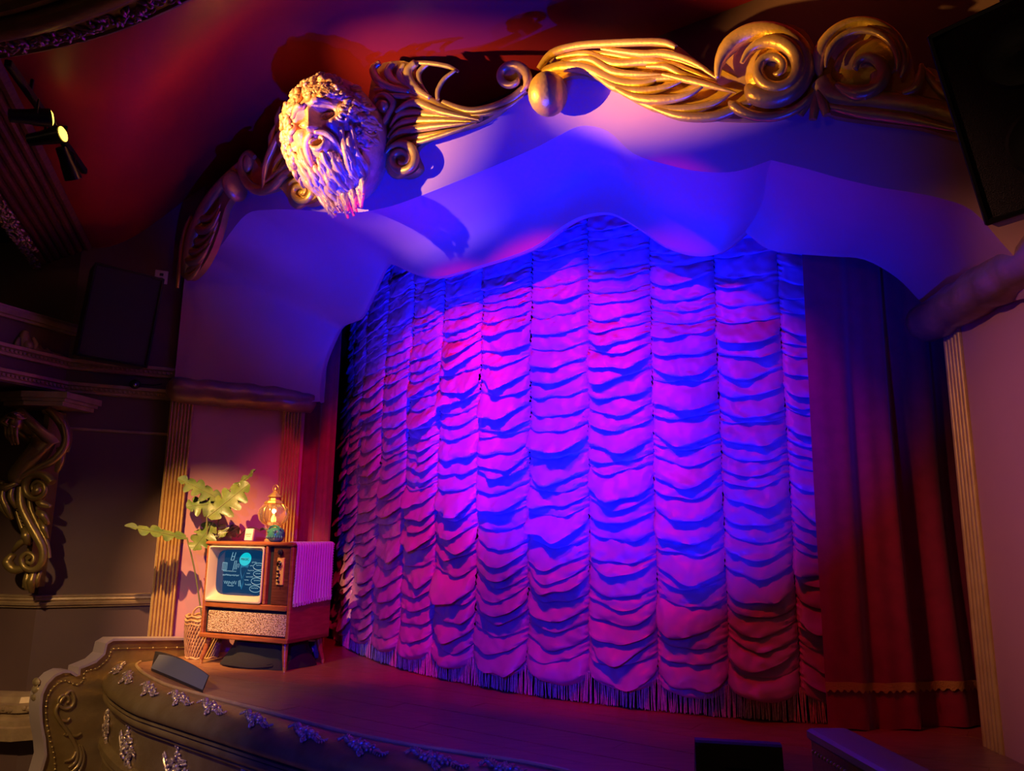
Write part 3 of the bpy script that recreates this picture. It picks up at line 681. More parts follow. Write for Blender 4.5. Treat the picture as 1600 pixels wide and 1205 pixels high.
for i in range(NR + 1):
    r = (i / NR); rr = []
    for j in range(NA):
        a = 2 * PI * j / NA; rr.append(mp_(r * .99 * math.cos(a), r * .99 * math.sin(a)) if i else mp_(1e-4 * math.cos(a), 1e-4 * math.sin(a)))
    rows.append(rr)
rows.append([mc + Xm * (MA * .95 * math.cos(2 * PI * j / NA)) + Ym * (MBb * .95 * math.sin(2 * PI * j / NA)) - Zm * .3 for j in range(NA)])
obj('face', MB().grid(rows, cu=True), M['mask'], mask, smooth=60)
rm = random.Random(21)
for sg in (-1, 1):
    e_ = mp_(sg * .24, .125, -.012)
    obj('eye', MB().ball(e_, (.040, .03, .03), 14, 8, Xm, Ym, Zm), M['mask'], mask, smooth=80)
    for dy, w in ((.055, .010), (-.045, .007)):
        obj('eyelid', MB().tube([mp_(sg * .24 + .11 * k, .125 + dy * (1 - k * k), .012) for k in [-1, -.6, -.2, .2, .6, 1]], [w * .4, w, w, w, w, w * .4], 6), M['mask'], mask, smooth=80)
    obj('brow', MB().tube([mp_(sg * (.08 + .33 * k), .24 + .07 * math.sin(PI * (k * .8 + .2)), .012) for k in [0, .2, .4, .6, .8, 1]], [.014, .022, .022, .018, .014, .006], 7), M['mask'], mask, smooth=80)
    obj('moustache', MB().tube(smooth_path([mp_(sg * .03, -.17, .02), mp_(sg * .16, -.20, .03), mp_(sg * .26, -.30, .03), mp_(sg * .30, -.46, .03), mp_(sg * .34, -.6, .03)], 4), [.014 + .012 * math.sin(PI * i / 16) for i in range(17)], 7), M['mask'], mask, smooth=80)
obj('lower_lip', MB().tube([mp_(.13 * math.cos(a), -.31 + .095 * math.sin(a), .016) for a in [PI + PI * i / 10 for i in range(11)]], [.006 + .014 * math.sin(PI * i / 10) for i in range(11)], 7), M['mask'], mask, smooth=80)
obj('upper_lip', MB().tube([mp_(.13 * math.cos(a), -.30 + .075 * math.sin(a), .014) for a in [PI * i / 10 for i in range(11)]], .011, 7), M['mask'], mask, smooth=80)
for k in range(120):
    for _ in range(30):
        a = rm.uniform(0, 2 * PI); r = rm.uniform(.5, .97) if math.sin(a) > 0 else rm.uniform(.72, .98); x, y = r * math.cos(a), r * math.sin(a)
        if y > .40 or (abs(x) > .5 and y > -.45): break
    R = rm.uniform(.06, .12); ph = rm.uniform(0, 6); dr = rm.choice((-1, 1)); n = 16
    P = []
    for i in range(n):
        f = i / (n - 1); q = R * (1 - .8 * f); P.append(mp_(max(-.99, min(.99, x + q * math.cos(ph + dr * f * 8))) * .985, max(-.99, min(.99, y + q * .85 * math.sin(ph + dr * f * 8))) * .985, .008 + .022 * f))
    obj('curl', MB().tube(P, [.008 + .010 * math.sin(PI * (i + 1) / (n + 1)) for i in range(n)], 6), M['mask'], mask, smooth=80)
for k in range(46):
    x0 = rm.uniform(-.62, .62); y0 = -.12 - rm.random() * .2 if abs(x0) > .38 else -.46 - rm.random() * .12
    x1 = x0 * .78 + rm.uniform(-.08, .08) + .03; y1 = -1.12 - rm.uniform(0, .3) + .35 * abs(x1) ** 1.5
    P = []
    for i in range(14):
        f = i / 13; x = x0 + (x1 - x0) * f + .035 * math.sin(f * 9 + k) * (.3 + f); y = y0 + (y1 - y0) * f
        m_ = .97 / max(.97, math.hypot(x, y)); P.append(mp_(x * m_, y * m_, .015 + .02 * math.sin(PI * f)) + Ym * ((y - y * m_) * MBb) + Zm * (.10 * f))
    obj('beard_strand', MB().tube(P, [.010 + .013 * math.sin(PI * min(1, i / 13 * .9 + .1)) for i in range(14)], 6), M['mask'], mask, smooth=80)
# ================================================================== LEFT WALL, CEILING TRIM
def wpt(p2, z): return np.array([p2[0], p2[1], z])
U1 = np.array([W0[0] - KK[0], W0[1] - KK[1], 0]); U1 /= np.linalg.norm(U1); O1 = np.array([U1[1], -U1[0], 0])     # along facet, out of the wall
U2 = np.array([W2E[0] - KK[0], W2E[1] - KK[1], 0]); U2 /= np.linalg.norm(U2); O2 = np.array([-U2[1], U2[0], 0])
U3 = np.array([W3E[0] - KK[0], W3E[1] - KK[1], 0]); U3 /= np.linalg.norm(U3); O3 = np.array([-U3[1], U3[0], 0])
if O1[1] > 0: O1 = -O1
if O2[1] > 0: O2 = -O2
if O3[0] < 0: O3 = -O3
K3 = np.array([KK[0], KK[1], 0]); W03 = np.array([W0[0], W0[1], 0]); W23 = np.array([W2E[0], W2E[1], 0]); W33 = np.array([W3E[0], W3E[1], 0])
def run(A, B, O, prof, z):      # straight moulding: prof of (out, dz)
    return MB().grid([[A + O * o + Z3 * (z + d), B + O * o + Z3 * (z + d)] for o, d in prof])
def corner_run(prof, z, A=W23, B=K3, C=W03, OA=O2, OB=O1):
    mid = OA + OB; mid = mid / np.linalg.norm(mid); f = 1 / max(.5, mid @ OA)
    return MB().grid([[A + OA * o + Z3 * (z + d), B + mid * (o * f) + Z3 * (z + d), C + OB * o + Z3 * (z + d)] for o, d in prof])
zh = lambda x, y, A, B: on_wall(x, y, A, B)[2]
z_rail = zh(150, 938, KK, W0); z_c2 = zh(180, 612, KK, W0); z_c1 = zh(180, 577, KK, W0); z_line = zh(180, 674, KK, W0); z_fr = zh(180, 530, KK, W0)
rail = [(0, -.05), (.02, -.05), (.025, -.035), (.04, -.03), (.045, -.01), (.03, 0), (.045, .012), (.04, .03), (.05, .036), (.05, .045), (0, .05)]
tag(obj('trim_1', corner_run(rail, z_rail), M['trim'], smooth=25), 'gilt chair rail along the brown side wall', kind='structure')
tag(obj('trim_2', run(K3, W03, O1, [(0, -.012), (.014, -.01), (.018, 0), (.014, .01), (0, .012)], z_line), M['trim'], smooth=60), 'thin gilt picture rail on the brown wall panel', kind='structure')
def dentil_cornice(name, z, label):
    prof = [(0, -.045), (.03, -.04), (.035, -.02), (.05, -.018), (.05, .01), (.075, .016), (.08, .04), (.07, .045), (0, .05)]
    m = MB()
    mid = O3 + O1; mid = mid / np.linalg.norm(mid)
    m.grid([[W33 + O3 * o + Z3 * (z + d), K3 + mid * (o * 1.1) + Z3 * (z + d), W03 + O1 * o + Z3 * (z + d)] for o, d in prof])
    o = obj(name, m, M['trim'], smooth=25); tag(o, label, kind='structure')
    de = MB()
    for A, B, O in ((W33, K3, O3), (K3, W03, O1)):
        L = np.linalg.norm(B - A); U = (B - A) / L
        for i in range(int(L / .036)): de.bbox(A + U * (.02 + i * .036) + O * .056 + Z3 * (z - .004), (.010, .008, .012), .004, U, O)
    obj('dentils', de, M['trim'], o, kind='stuff')
dentil_cornice('trim_3', z_c1, 'upper gilt dentil cornice on the side wall')
dentil_cornice('trim_4', z_c2, 'lower gilt dentil cornice above the bearded figure bracket')
# box front between the cornices and above, then its dark opening with a frame
bx = MB(); bx.grid([[W33 + Z3 * z, K3 + Z3 * z] for z in (z_c2 - .05, z_fr + .06)])
bx.grid([[W33 + Z3 * (z_c2 - .05), K3 + Z3 * (z_c2 - .05)], [W33 - O3 * .8 + Z3 * (z_c2 - .05), K3 - O3 * .4 + Z3 * (z_c2 - .05)]])
tag(obj('wall_box_front', bx, M['brown']), 'dark brown balcony box front over the bearded figure', kind='structure')
op = MB(); op.grid([[W33 - O3 * 1.6 + Z3 * z, K3 - O3 * 1.3 - U1 * .15 + Z3 * z, K3 - O3 * .02 + Z3 * z] for z in (z_c2 - .05, 3.6)])
op.grid([[W33 + Z3 * z_fr, K3 + Z3 * z_fr], [W33 - O3 * 1.6 + Z3 * z_fr, K3 - O3 * 1.3 + Z3 * z_fr]])
op.grid([[W33 + O3 * .1 + Z3 * 3.5, K3 + Z3 * 3.5], [W33 - O3 * 1.6 + Z3 * 3.5, K3 - O3 * 1.3 + Z3 * 3.5]])
tag(obj('wall_box_back', op, M['brown']), 'dark inside of the balcony box', kind='structure')
fA = on_wall(-60, 487, KK, W3E); fB = on_wall(128, 520, KK, W3E); 
fA = W33 + Z3 * fB[2]
fprof = [(0, -.05), (.03, -.05), (.03, -.03), (.05, -.025), (.05, .015), (.035, .02), (.04, .045), (0, .05)]
tag(obj('trim_5', MB().grid([[fA + O3 * o + Z3 * d, fB + O3 * o + Z3 * d] for o, d in fprof]), M['trim'], smooth=25), 'carved gilt sill under the dark balcony opening', kind='structure')
tag(obj('trim_6', MB().grid([[fB + O3 * o + U3 * d + Z3 * z for o, d in fprof] for z in (-.05, .75)]), M['trim'], smooth=25), 'thin dark jamb at the side of the balcony opening', kind='structure')
# crest ornament between sill and cornice
def wall3(x, y): return on_wall(x, y, KK, W3E)
cr_ = thing('crest_ornament', 'carved gilt crest ornament with leaf sprays under the dark balcony opening', 'ornament', wall3(38, 548))
def w3stroke(pts, ws, off):
    P = [wall3(x, y) + O3 * off for x, y in pts]; R = [w * .5 * px_size(p) for w, p in zip(ws, P)]; Q = smooth_path(P, 4)
    return MB().tube(Q, [float(np.interp(i / 4, range(len(R)), R)) for i in range(len(Q))], 7, N=O3, kz=.8)
for pts, ws in [([(38, 518), (36, 528), (38, 545)], [8, 18, 22]), ([(28, 528), (24, 540), (32, 550)], [5, 10, 8]), ([(48, 528), (53, 540), (46, 550)], [5, 10, 8]), ([(25, 545), (14, 542), (5, 540)], [10, 8, 4]), ([(52, 546), (64, 550), (75, 553), (90, 557), (103, 561)], [10, 9, 8, 7, 3]), ([(58, 540), (62, 548), (60, 552)], [4, 7, 5]), ([(70, 545), (76, 553), (72, 557)], [3, 6, 4])]:
    obj('leaf', w3stroke(pts, ws, .02), M['trim'], cr_, fix=True, smooth=80)
obj('boss', MB().ball(wall3(38, 540) + O3 * .035, .045, 12, 8), M['trim'], cr_)
# skirting near the floor
bprof = [(0, -.14), (.16, -.14), (.16, -.05), (.14, -.04), (.14, .0), (.10, .02), (.10, .05), (.12, .055), (.12, .11), (.09, .12), (.07, .16), (.03, .18), (0, .19)]
zb_ = on_wall(30, 1110, KK, W2E)[2]
bz = max(FLOORZ + .15, zb_ - .05)
bs = obj('baseboard_left', corner_run(bprof, bz), M['trim'], smooth=25); tag(bs, 'stepped gilt baseboard with a carved leaf band', kind='structure')
lf = MB(); rb = random.Random(4)
for A, B, O in ((W23, K3, O2), (K3, W03, O1)):
    L = np.linalg.norm(B - A); U = (B - A) / L
    for i in range(int(L / .03)): lf.ball(A + U * (i * .03 + .015) + O * .122 + Z3 * (bz + .083 + rb.uniform(-.012, .012)), (.02, .014, .02), 6, 4, U, O)
obj('leaf_band', lf, M['trim'], bs, kind='stuff')
# wooden beam along the edge of the ceiling, leaf trims
B3 = np.array([bd[0], bd[1], 0]); L3 = -np.array([bn[0], bn[1], 0])
PA = np.array([P1[0], P1[1], 0]) - B3 * .1; PB = PA + B3 * 5.5
bm = MB(); prof = [(-.02, 3.47)]
for i in range(6):
    o = .01 + i * .058; z = 3.43 - i * .022
    prof += [(o, z), (o + .012, z - .016), (o + .034, z - .018), (o + .048, z - .004), (o + .05, z - .022)]
prof += [(.40, 3.27), (.40, 3.6)]
bm.grid([[PA + L3 * o + Z3 * z, PB + L3 * o + Z3 * z] for o, z in prof])
beam = obj('trim_7', bm, M['wood_beam'], smooth=25); tag(beam, 'reeded wooden beam along the edge of the red ceiling', kind='structure')
def leafband(A, B, w, n_per, name, parent, rnd):
    m = MB(); L = np.linalg.norm(B - A); U = (B - A) / L; n = int(L * n_per)
    side = np.cross(U, Z3)
    for i in range(n):
        c = A + U * (L * (i + .5) / n)
        for q in range(3):
            a = rnd.uniform(-1, 1); d = U * math.cos(a) + side * math.sin(a); d /= np.linalg.norm(d); e2 = np.cross(d, Z3)
            m.ball(c + side * rnd.uniform(-w, w) - Z3 * rnd.uniform(0, .012), (.6 / n_per, w * .35, w * .35), 6, 4, d, e2)
    o = obj(name, m, M['leaftrim'], parent, smooth=60, kind='stuff'); return o
M['leaftrim'] = mat('silvered_leaf', (0.42, 0.30, 0.2), .3, .6)
leafband(PA + L3 * .42 + Z3 * 3.26, PB + L3 * .42 + Z3 * 3.26, .035, 26, 'leaf_trim', beam, rb)
Q2 = on_z(53, 392, 3.05); leafband(Q2, Q2 + B3 * 3.0, .03, 26, 'leaf_trim', beam, rb)
# round ceiling dome rim: circle through three points on the flat part of the ceiling
dome = thing('dome_rim', 'round gilt moulded rim of a ceiling dome with a carved leaf border', 'ceiling rim', (oc[0], oc[1], RZ))
C3 = np.array([oc[0], oc[1], RZ])
dp = [(rad0, .06), (rad0, .0), (rad0 - .02, -.012), (rad0 - .03, .0), (rad0 - .12, .0), (rad0 - .13, -.015), (rad0 - .15, -.02)]
obj('leaf_border_bed', MB().lathe(dp, C3, 160), M['oldgold'], dome, smooth=30)
pr_ = [(rad0 - .15, -.02)] + [(rad0 - .15 - .05 * (1 - math.cos(a)), -.02 - .035 * math.sin(a)) for a in [PI * i / 8 for i in range(1, 9)]]
pr_ += [(rad0 - .255, .02), (rad0 - .27, .0), (rad0 - .30, -.005), (rad0 - .32, .02), (rad0 - .36, .03), (rad0 - .365, .05), (rad0 - .40, .055), (rad0 - .44, .08), (rad0 - .445, .11), (rad0 - .50, .12), (rad0 - .56, .17), (rad0 - .565, .2), (rad0 - .64, .22), (rad0 - .8, .42), (rad0 * .3, .6)]
obj('moulding_rings', MB().lathe(pr_, C3, 160), M['oldgold'], dome, smooth=25)
lb = MB(); nn_ = int(2 * PI * rad0 / .045)
for i in range(nn_):
    a = 2 * PI * i / nn_
    for q in range(4):
        rr = rad0 - .075 + rb.uniform(-.04, .04); a2 = a + rb.uniform(-.5, .5) / nn_ * 6.28; th_ = rb.uniform(0, PI)
        R_ = np.array([math.cos(a2), math.sin(a2), 0]); T_ = np.array([-math.sin(a2), math.cos(a2), 0]); X = R_ * math.cos(th_) + T_ * math.sin(th_)
        lb.ball(C3 + R_ * rr - Z3 * rb.uniform(.0, .015), (.026, .010, .014), 6, 4, X, np.cross(Z3, X))
    lb.ball(C3 + np.array([math.cos(a), math.sin(a), 0]) * (rad0 - .075) - Z3 * .012, (.014, .014, .014), 6, 4)
obj('leaf_border', lb, M['leaftrim'], dome, smooth=60, kind='stuff')
# ------------------------------------------------------------------ bearded figure bracket
CD = 6.18           # depth plane of the bracket, in front of the lower wall
cA, cB = (-4.6, CD + .10), (-3.2, CD - .02)
Oc = -np.array([-(cB[1] - cA[1]), cB[0] - cA[0], 0.]); Oc /= np.linalg.norm(Oc)
if Oc[1] > 0: Oc = -Oc
cp = lambda x, y, o=0.0: on_wall(x, y, cA, cB) + Oc * o
car = thing('figure_bracket', 'gilt carved bracket of a bearded man with raised arms above a scroll', 'bracket', cp(55, 915))
def cstroke(pts, ws, off=0.0, kz=1.0, k=4, seg=9):
    P = [cp(p[0], p[1], off + (p[2] if len(p) > 2 else 0)) for p in pts]; R = [w * .5 * px_size(p) for w, p in zip(ws, P)]; Q = smooth_path(P, k)
    return MB().tube(Q, [float(np.interp(i / k, range(len(R)), R)) for i in range(len(Q))], seg, N=Oc, kz=kz)
G = M['oldgold']
def cpart(name, pts, ws, off=0.0, kz=1.0): obj(name, cstroke(pts, ws, off, kz), G, car, fix=True, smooth=80)
# body: one continuous skinned figure
bv = [(30, 760, .02, 20), (38, 740, .03, 21), (56, 715, .04, 20), (72, 697, .04, 19), (66, 682, .05, 8), (52, 668, .09, 14), (50, 662, .10, 12),
      (88, 692, .06, 10), (70, 668, .13, 8.5), (46, 645, .12, 7), (38, 655, .05, 5), (60, 700, -.06, 9), (28, 676, -.03, 8), (4, 658, .02, 6.5), (26, 648, .03, 5.5), (38, 643, .03, 5)]
be = [(0, 1), (1, 2), (2, 3), (3, 4), (4, 5), (5, 6), (3, 7), (7, 8), (8, 9), (9, 10), (3, 11), (11, 12), (12, 13), (13, 14), (14, 15)]
me = bpy.data.meshes.new('body'); base_ = WLOC[car.name]
me.from_pydata([tuple(cp(a, b, c) - base_) for a, b, c, _ in bv], be, [])
bo = bpy.data.objects.new('body', me); COL.objects.link(bo); bo.parent = car; me.materials.append(G)
sk = bo.modifiers.new('skin', 'SKIN'); sk.use_smooth_shade = True
for i, (_, _, _, w) in enumerate(bv):
    r = w * 1.0 * CD / FPX; me.skin_vertices[0].data[i].radius = (r, r * .85)
me.skin_vertices[0].data[2].use_root = True
sm_ = bo.modifiers.new('sub', 'SUBSURF'); sm_.levels = 2; sm_.render_levels = 2
hc = cp(48, 666, .17); hk = px_size(hc)
obj('head', MB().ball(hc, (11 * hk, 11 * hk, 14 * hk), 16, 12, U2 * -1, Oc, Z3), G, car, smooth=80)
for i in range(10):
    a = i / 9; cpart('beard_lock', [(39 + 17 * a, 673 + 2 * math.sin(i), .215), (41 + 16 * a + 2 * math.sin(i * 2), 686, .22), (44 + 11 * a, 697 + 3 * math.sin(i * 1.7), .19)], [5, 6, 2.5])
for i in range(9):
    a = PI * (.1 + 1.0 * i / 8); cpart('hair_lock', [(48 + 9 * math.cos(a), 661 - 9 * math.sin(a), .21), (49 + 12 * math.cos(a), 662 - 11 * math.sin(a), .18), (50 + 13 * math.cos(a + .3), 664 - 11 * math.sin(a + .3), .14)], [4.5, 5.5, 3.5])
cpart('nose', [(46, 661, .235), (44, 667, .255), (45, 670, .235)], [3, 4.5, 3])
cpart('brow', [(39, 661, .22), (45, 659.5, .24), (53, 661, .225)], [2.5, 3.5, 2.5])
for pts, ws in [([(98, 660, 0), (104, 690, .0), (92, 716, .03), (66, 734, .06), (40, 750, .08), (28, 760, .05)], [12, 14, 13, 12, 10, 7]), ([(75, 640, .0), (92, 655, .0), (102, 680, -.02), (100, 706, -.02)], [10, 16, 16, 10]), ([(66, 642, -.02), (80, 650, -.03), (94, 672, -.04)], [8, 10, 8]), ([(96, 700, 0), (94, 722, 0), (88, 738, 0)], [14, 14, 6]),
                ([(12, 752, .05), (8, 770, .07), (14, 792, .07), (22, 808, .05)], [8, 13, 13, 8]), ([(22, 756, .08), (18, 776, .1), (24, 796, .09), (28, 812, .06)], [8, 11, 11, 6]), ([(32, 760, .08), (30, 778, .09), (36, 795, .07)], [8, 10, 6]), ([(10, 760, .08), (24, 764, .11), (40, 756, .09)], [8, 11, 8])]:
    cpart('drapery_fold', pts, ws)
sp1 = spiral(66, 764, 25, 6, -20, -1.55, 24)
cpart('scroll', [(x, y, .06) for x, y in reversed(sp1)] , [5 + 9 * i / 23 for i in range(24)])
cpart('scroll', [(41, 762, .06), (43, 790, .07), (54, 815, .07), (66, 838, .06), (74, 858, .05), (73, 878, .05), (62, 890, .06), (48, 886, .07), (45, 872, .08), (54, 864, .08), (64, 870, .08), (62, 880, .09), (55, 878, .09)], [12, 13, 14, 14, 13, 12, 10, 9, 8, 7, 6, 6, 5])
cpart('scroll', [(50, 770, .03), (52, 795, .03), (64, 822, .03), (76, 850, .02), (80, 872, .02)], [8, 8, 8, 8, 6])
for k in range(9): cpart('bead', [(32 + k * 2.3, 790 + k * 6, .05), (34 + k * 2.3, 793 + k * 6, .055)], [5, 5])
for pts, ws in [([(62, 800, .03), (74, 806, .05), (80, 820, .03)], [8, 13, 6]), ([(60, 780, .03), (72, 788, .05), (84, 792, .03)], [7, 13, 6]), ([(64, 812, .02), (74, 826, .04), (78, 842, .02)], [6, 11, 4]), ([(66, 760, .06), (70, 768, .08), (62, 772, .08)], [14, 15, 8]),
                ([(24, 866, .02), (18, 878, .04), (26, 890, .03), (42, 888, .03)], [10, 16, 14, 10]), ([(20, 862, .0), (36, 850, .04), (52, 840, .04)], [6, 11, 6]), ([(44, 825, .05), (52, 838, .08), (50, 852, .05)], [8, 15, 8]), ([(26, 800, 0), (36, 828, 0), (48, 850, 0)], [7, 8, 7]),
                ([(48, 892, .02), (46, 908, .03), (44, 922, .01)], [8, 12, 6]), ([(58, 892, .03), (56, 910, .05), (52, 926, .02)], [10, 14, 7]), ([(66, 892, .02), (62, 908, .03), (58, 918, .01)], [7, 9, 4])]:
    cpart('leaf', pts, ws)
pl = MB(); ptop = [cp(2, 636, -.35), cp(118, 640, -.35), cp(112, 640, .08), cp(50, 633, .14), cp(6, 633, .08)]
zt_ = cp(50, 636)[2]
for k, (g_, z0_, z1_) in enumerate(((.86, 0, .035), (.93, .035, .06), (1.0, .06, .11))):
    cen = sum(ptop) / 5; pl.prism([np.array([*(cen + (p - cen) * g_)[:2], zt_ + z0_]) for p in ptop], (0, 0, z1_ - z0_))
obj('plinth', pl, M['trim'], car, fix=True, smooth=20)
obj('back_post', MB().prism([cp(66, 640, -.24), cp(78, 640, -.24), cp(76, 640, -.02), cp(68, 640, -.02)], (0, 0, -(zt_ - cp(66, 915)[2]))), G, car, fix=True, smooth=20)
# ------------------------------------------------------------------ wall speaker, outlet, camera, track
def speaker(name, label, c, hw, hd, hh, yawv, tilt=0, cone=True, roll=0):
    X = np.array([math.cos(yawv), math.sin(yawv), 0]); F = np.array([math.sin(yawv), -math.cos(yawv), 0])
    Zv = Z3 * math.cos(tilt) + F * math.sin(tilt); Fv = F * math.cos(tilt) - Z3 * math.sin(tilt)
    if roll:
        X, Zv = X * math.cos(roll) + Zv * math.sin(roll), Zv * math.cos(roll) - X * math.sin(roll)
    c = np.array(c, float)
    th = thing(name, label, 'loudspeaker', c - Zv * hh)
    obj('cabinet', MB().bbox(c, (hw, hd, hh), .015, X, Fv, Zv), M['spk'], th, fix=True)
    g = MB(); rows = []
    for j in range(9):
        u = -1 + 2 * j / 8; rows.append([c + X * (u * hw * .93) + Fv * (hd + .004 + .02 * (1 - u * u)) + Zv * (v * hh * .95) for v in (-1, -.5, 0, .5, 1)])
    g.grid(rows); obj('grille', g, M['spkgrille'], th, fix=True)
    fr_ = MB()
    for a, b in ((-1, 0), (1, 0), (0, -1), (0, 1)):
        fr_.bbox(c + X * (a * hw * .965) + Zv * (b * hh * .975) + Fv * (hd + .006), (hw * .04 if a else hw, .012, hh * .03 if b else hh), .004, X, Fv, Zv)
    obj('grille_frame', fr_, M['metal'], th, fix=True)
    return th, X, Fv, Zv, c
cs = on_wall(185, 497, (KK[0] + O1[0] * .35, KK[1] + O1[1] * .35), (W0[0] + O1[0] * .35, W0[1] + O1[1] * .35))
sp_, X, Fv, Zv, c = speaker('wall_speaker', 'black loudspeaker with dark grille hung on the brown side wall', cs, .265, .15, .385, math.atan2(U1[1], U1[0]) + .18, .12, roll=-.06)
obj('wall_bracket', MB().tube([c - Fv * .14, c - Fv * .3, c - Fv * .42 - Z3 * .03], .025, 8), M['metal'], sp_)
on1 = lambda x, y, o=0.0: on_wall(x, y, (KK[0] + O1[0] * o, KK[1] + O1[1] * o), (W0[0] + O1[0] * o, W0[1] + O1[1] * o))
ot = thing('outlet_plate', 'white electrical outlet plate on the dark wall above the loudspeaker', 'outlet', on1(252, 433))
q = on1(252, 433, .008); obj('plate', MB().bbox(q, (.055, .006, .062), .004, U1, O1), M['white'], ot, fix=True)
for d in (-.022, .022): obj('socket', MB().bbox(q + Z3 * d + O1 * .006, (.016, .003, .013), .003, U1, O1), M['spk'], ot, fix=True)
dc = thing('wall_camera', 'small round black camera with a cable on the brown wall by the cornice', 'camera', on1(211, 601))
q = on1(211, 601, .06); obj('housing', MB().ball(q, (.05, .05, .045), 14, 10), M['metal'], dc); obj('mount', MB().tube([q - O1 * .06, q - O1 * .02], .03, 12), M['metal'], dc)
obj('lens', MB().ball(q + O1 * .045 - Z3 * .01, .016, 10, 6), M['chrome'], dc)
obj('cable', MB().tube(smooth_path([q, on1(225, 601, .03), on1(240, 602, .03), on1(253, 600, .03)], 4), .005, 5), M['metal'], dc)
tk = thing('track_light', 'black ceiling track with three spotlights, two of them lit yellow', 'track light', on_z(60, 180, 3.3))
ta, tb = on_z(12, 98, 3.36), on_z(132, 268, 3.36)
ta = np.array([ta[0], ta[1], 3.36]); Ut = (tb - ta) / np.linalg.norm(tb - ta)
obj('track', MB().bbox((ta + tb) / 2, (np.linalg.norm(tb - ta) / 2, .018, .02), .004, Ut, np.cross(Z3, Ut)), M['metal'], tk, fix=True)
obj('hanger', MB().tube([ta + Ut * .3 + Z3 * .0, ta + Ut * .3 + Z3 * .12], .01, 6), M['metal'], tk)
obj('hanger', MB().tube([tb - Ut * .4 + Z3 * .0, tb - Ut * .4 + Z3 * .14], .01, 6), M['metal'], tk)
for px, py, aim, lit, lc, lw, cone in ((56, 183, mc + Z3 * .03, 1, (1.0, 0.58, 0.23), 520, 46), (79, 213, W(1.5, -1.1, 3.85), 1, AMB, 1700, 25), (108, 262, W(-2.55, -0.95, 0.95), 0, (1.0, 0.54, 0.2), 1150, 36)):
    c = on_z(px, py, 3.24); d = np.array(aim) - c; d /= np.linalg.norm(d)
    tl = spot('track_spot', c + d * .10, aim, lc, lw, cone, 0.9, 0.02); tl.parent = tk; tl.location = Vector(tuple(c + d * .10 - WLOC[tk.name]))
    hd_ = obj('spotlight_head', MB().tube([c - d * .13, c - d * .125, c - d * .04, c, c + d * .07, c + d * .072], [.02, .035, .04, .046, .05, .05], 16, cap=True), M['metal'], tk, smooth=30)
    obj('yoke', MB().tube([c + np.cross(d, Z3) * .052, c + np.cross(d, Z3) * .05 + Z3 * .08, c + Z3 * .11, c - np.cross(d, Z3) * .05 + Z3 * .08, c - np.cross(d, Z3) * .052], .006, 6), M['metal'], tk)
    if lit: obj('lens', MB().lathe([(.001, .012), (.03, .008), (.044, 0)], c + d * .075, 18, np.cross(d, Z3) / np.linalg.norm(np.cross(d, Z3)), np.cross(d, np.cross(d, Z3)) * -1, d), M['fixglow'], hd_, label='glowing yellow lens')
# ================================================================== STAGE DRESSING
# ---- scrolled cheek walls at the ends of the apron
CS = -2.95
def on_s(x, y, s):
    d = ray(x, y); return CAMP + d * ((s + M0 @ EE) / (d[:2] @ EE))
ck = thing('scroll_cheek', 'gold scrolled cheek wall with a beaded edge at the television end of the stage', 'cheek wall', on_s(150, 1205, CS))
outl = [(288, 999), (175, 1000), (165, 1006), (161, 1022), (148, 1034), (134, 1040), (123, 1044), (122, 1054), (117, 1056), (108, 1050), (97, 1050), (84, 1056), (72, 1068), (64, 1085), (62, 1105), (63, 1130), (68, 1155), (70, 1180), (60, 1215), (50, 1260), (180, 1260), (180, 1120), (288, 1060)]
OP = [on_s(x, y, CS) for x, y in outl]
TH = -E3 * .112
m = MB().prism(OP, TH); obj('slab', m, M['oldgold'], ck, fix=True, smooth=25)
capm = MB(); c2 = [on_s(x, y, CS) for x, y in outl[:19]]
rows = []
for i, p in enumerate(c2):
    T = c2[min(i + 1, len(c2) - 1)] - c2[max(i - 1, 0)]; T /= np.linalg.norm(T); Nn = np.cross(T, E3); Nn /= np.linalg.norm(Nn)
    if i < 3 and Nn[2] < 0: Nn = -Nn
    rows.append([p + E3 * .022 - Nn * .006, p + E3 * .022 + Nn * .012, p + TH - E3 * .022 + Nn * .012, p + TH - E3 * .022 - Nn * .006])
obj('cap', capm.grid(rows, cu=True), M['purple_top'], ck, fix=True, smooth=40)
inn = [(288, 1012), (185, 1014), (174, 1018), (168, 1030), (152, 1044), (133, 1050), (130, 1062), (122, 1070), (112, 1068), (100, 1064), (88, 1070), (78, 1082), (72, 1100), (73, 1130), (78, 1155), (84, 1180), (86, 1205)]
ip = smooth_path([on_s(x, y, CS) + E3 * .004 for x, y in inn], 6); bd_ = MB()
Lb = 0; last = ip[0]
for p in ip:
    if np.linalg.norm(p - last) > .026: bd_.ball(p, .009, 7, 5); last = p
bd_.tube(ip, .004, 5); obj('bead_edge', bd_, M['oldgold'], ck)
def ckst(pts, ws): 
    P = [on_s(x, y, CS) + E3 * .006 for x, y in pts]; Q = smooth_path(P, 4); R = [w * .5 * px_size(P[0]) for w in ws]
    return MB().tube(Q, [float(np.interp(i / 4, range(len(R)), R)) for i in range(len(Q))], 8, N=E3, kz=.9)
sp_c = spiral(101, 1095, 4, 16, 60, -1.35, 14)
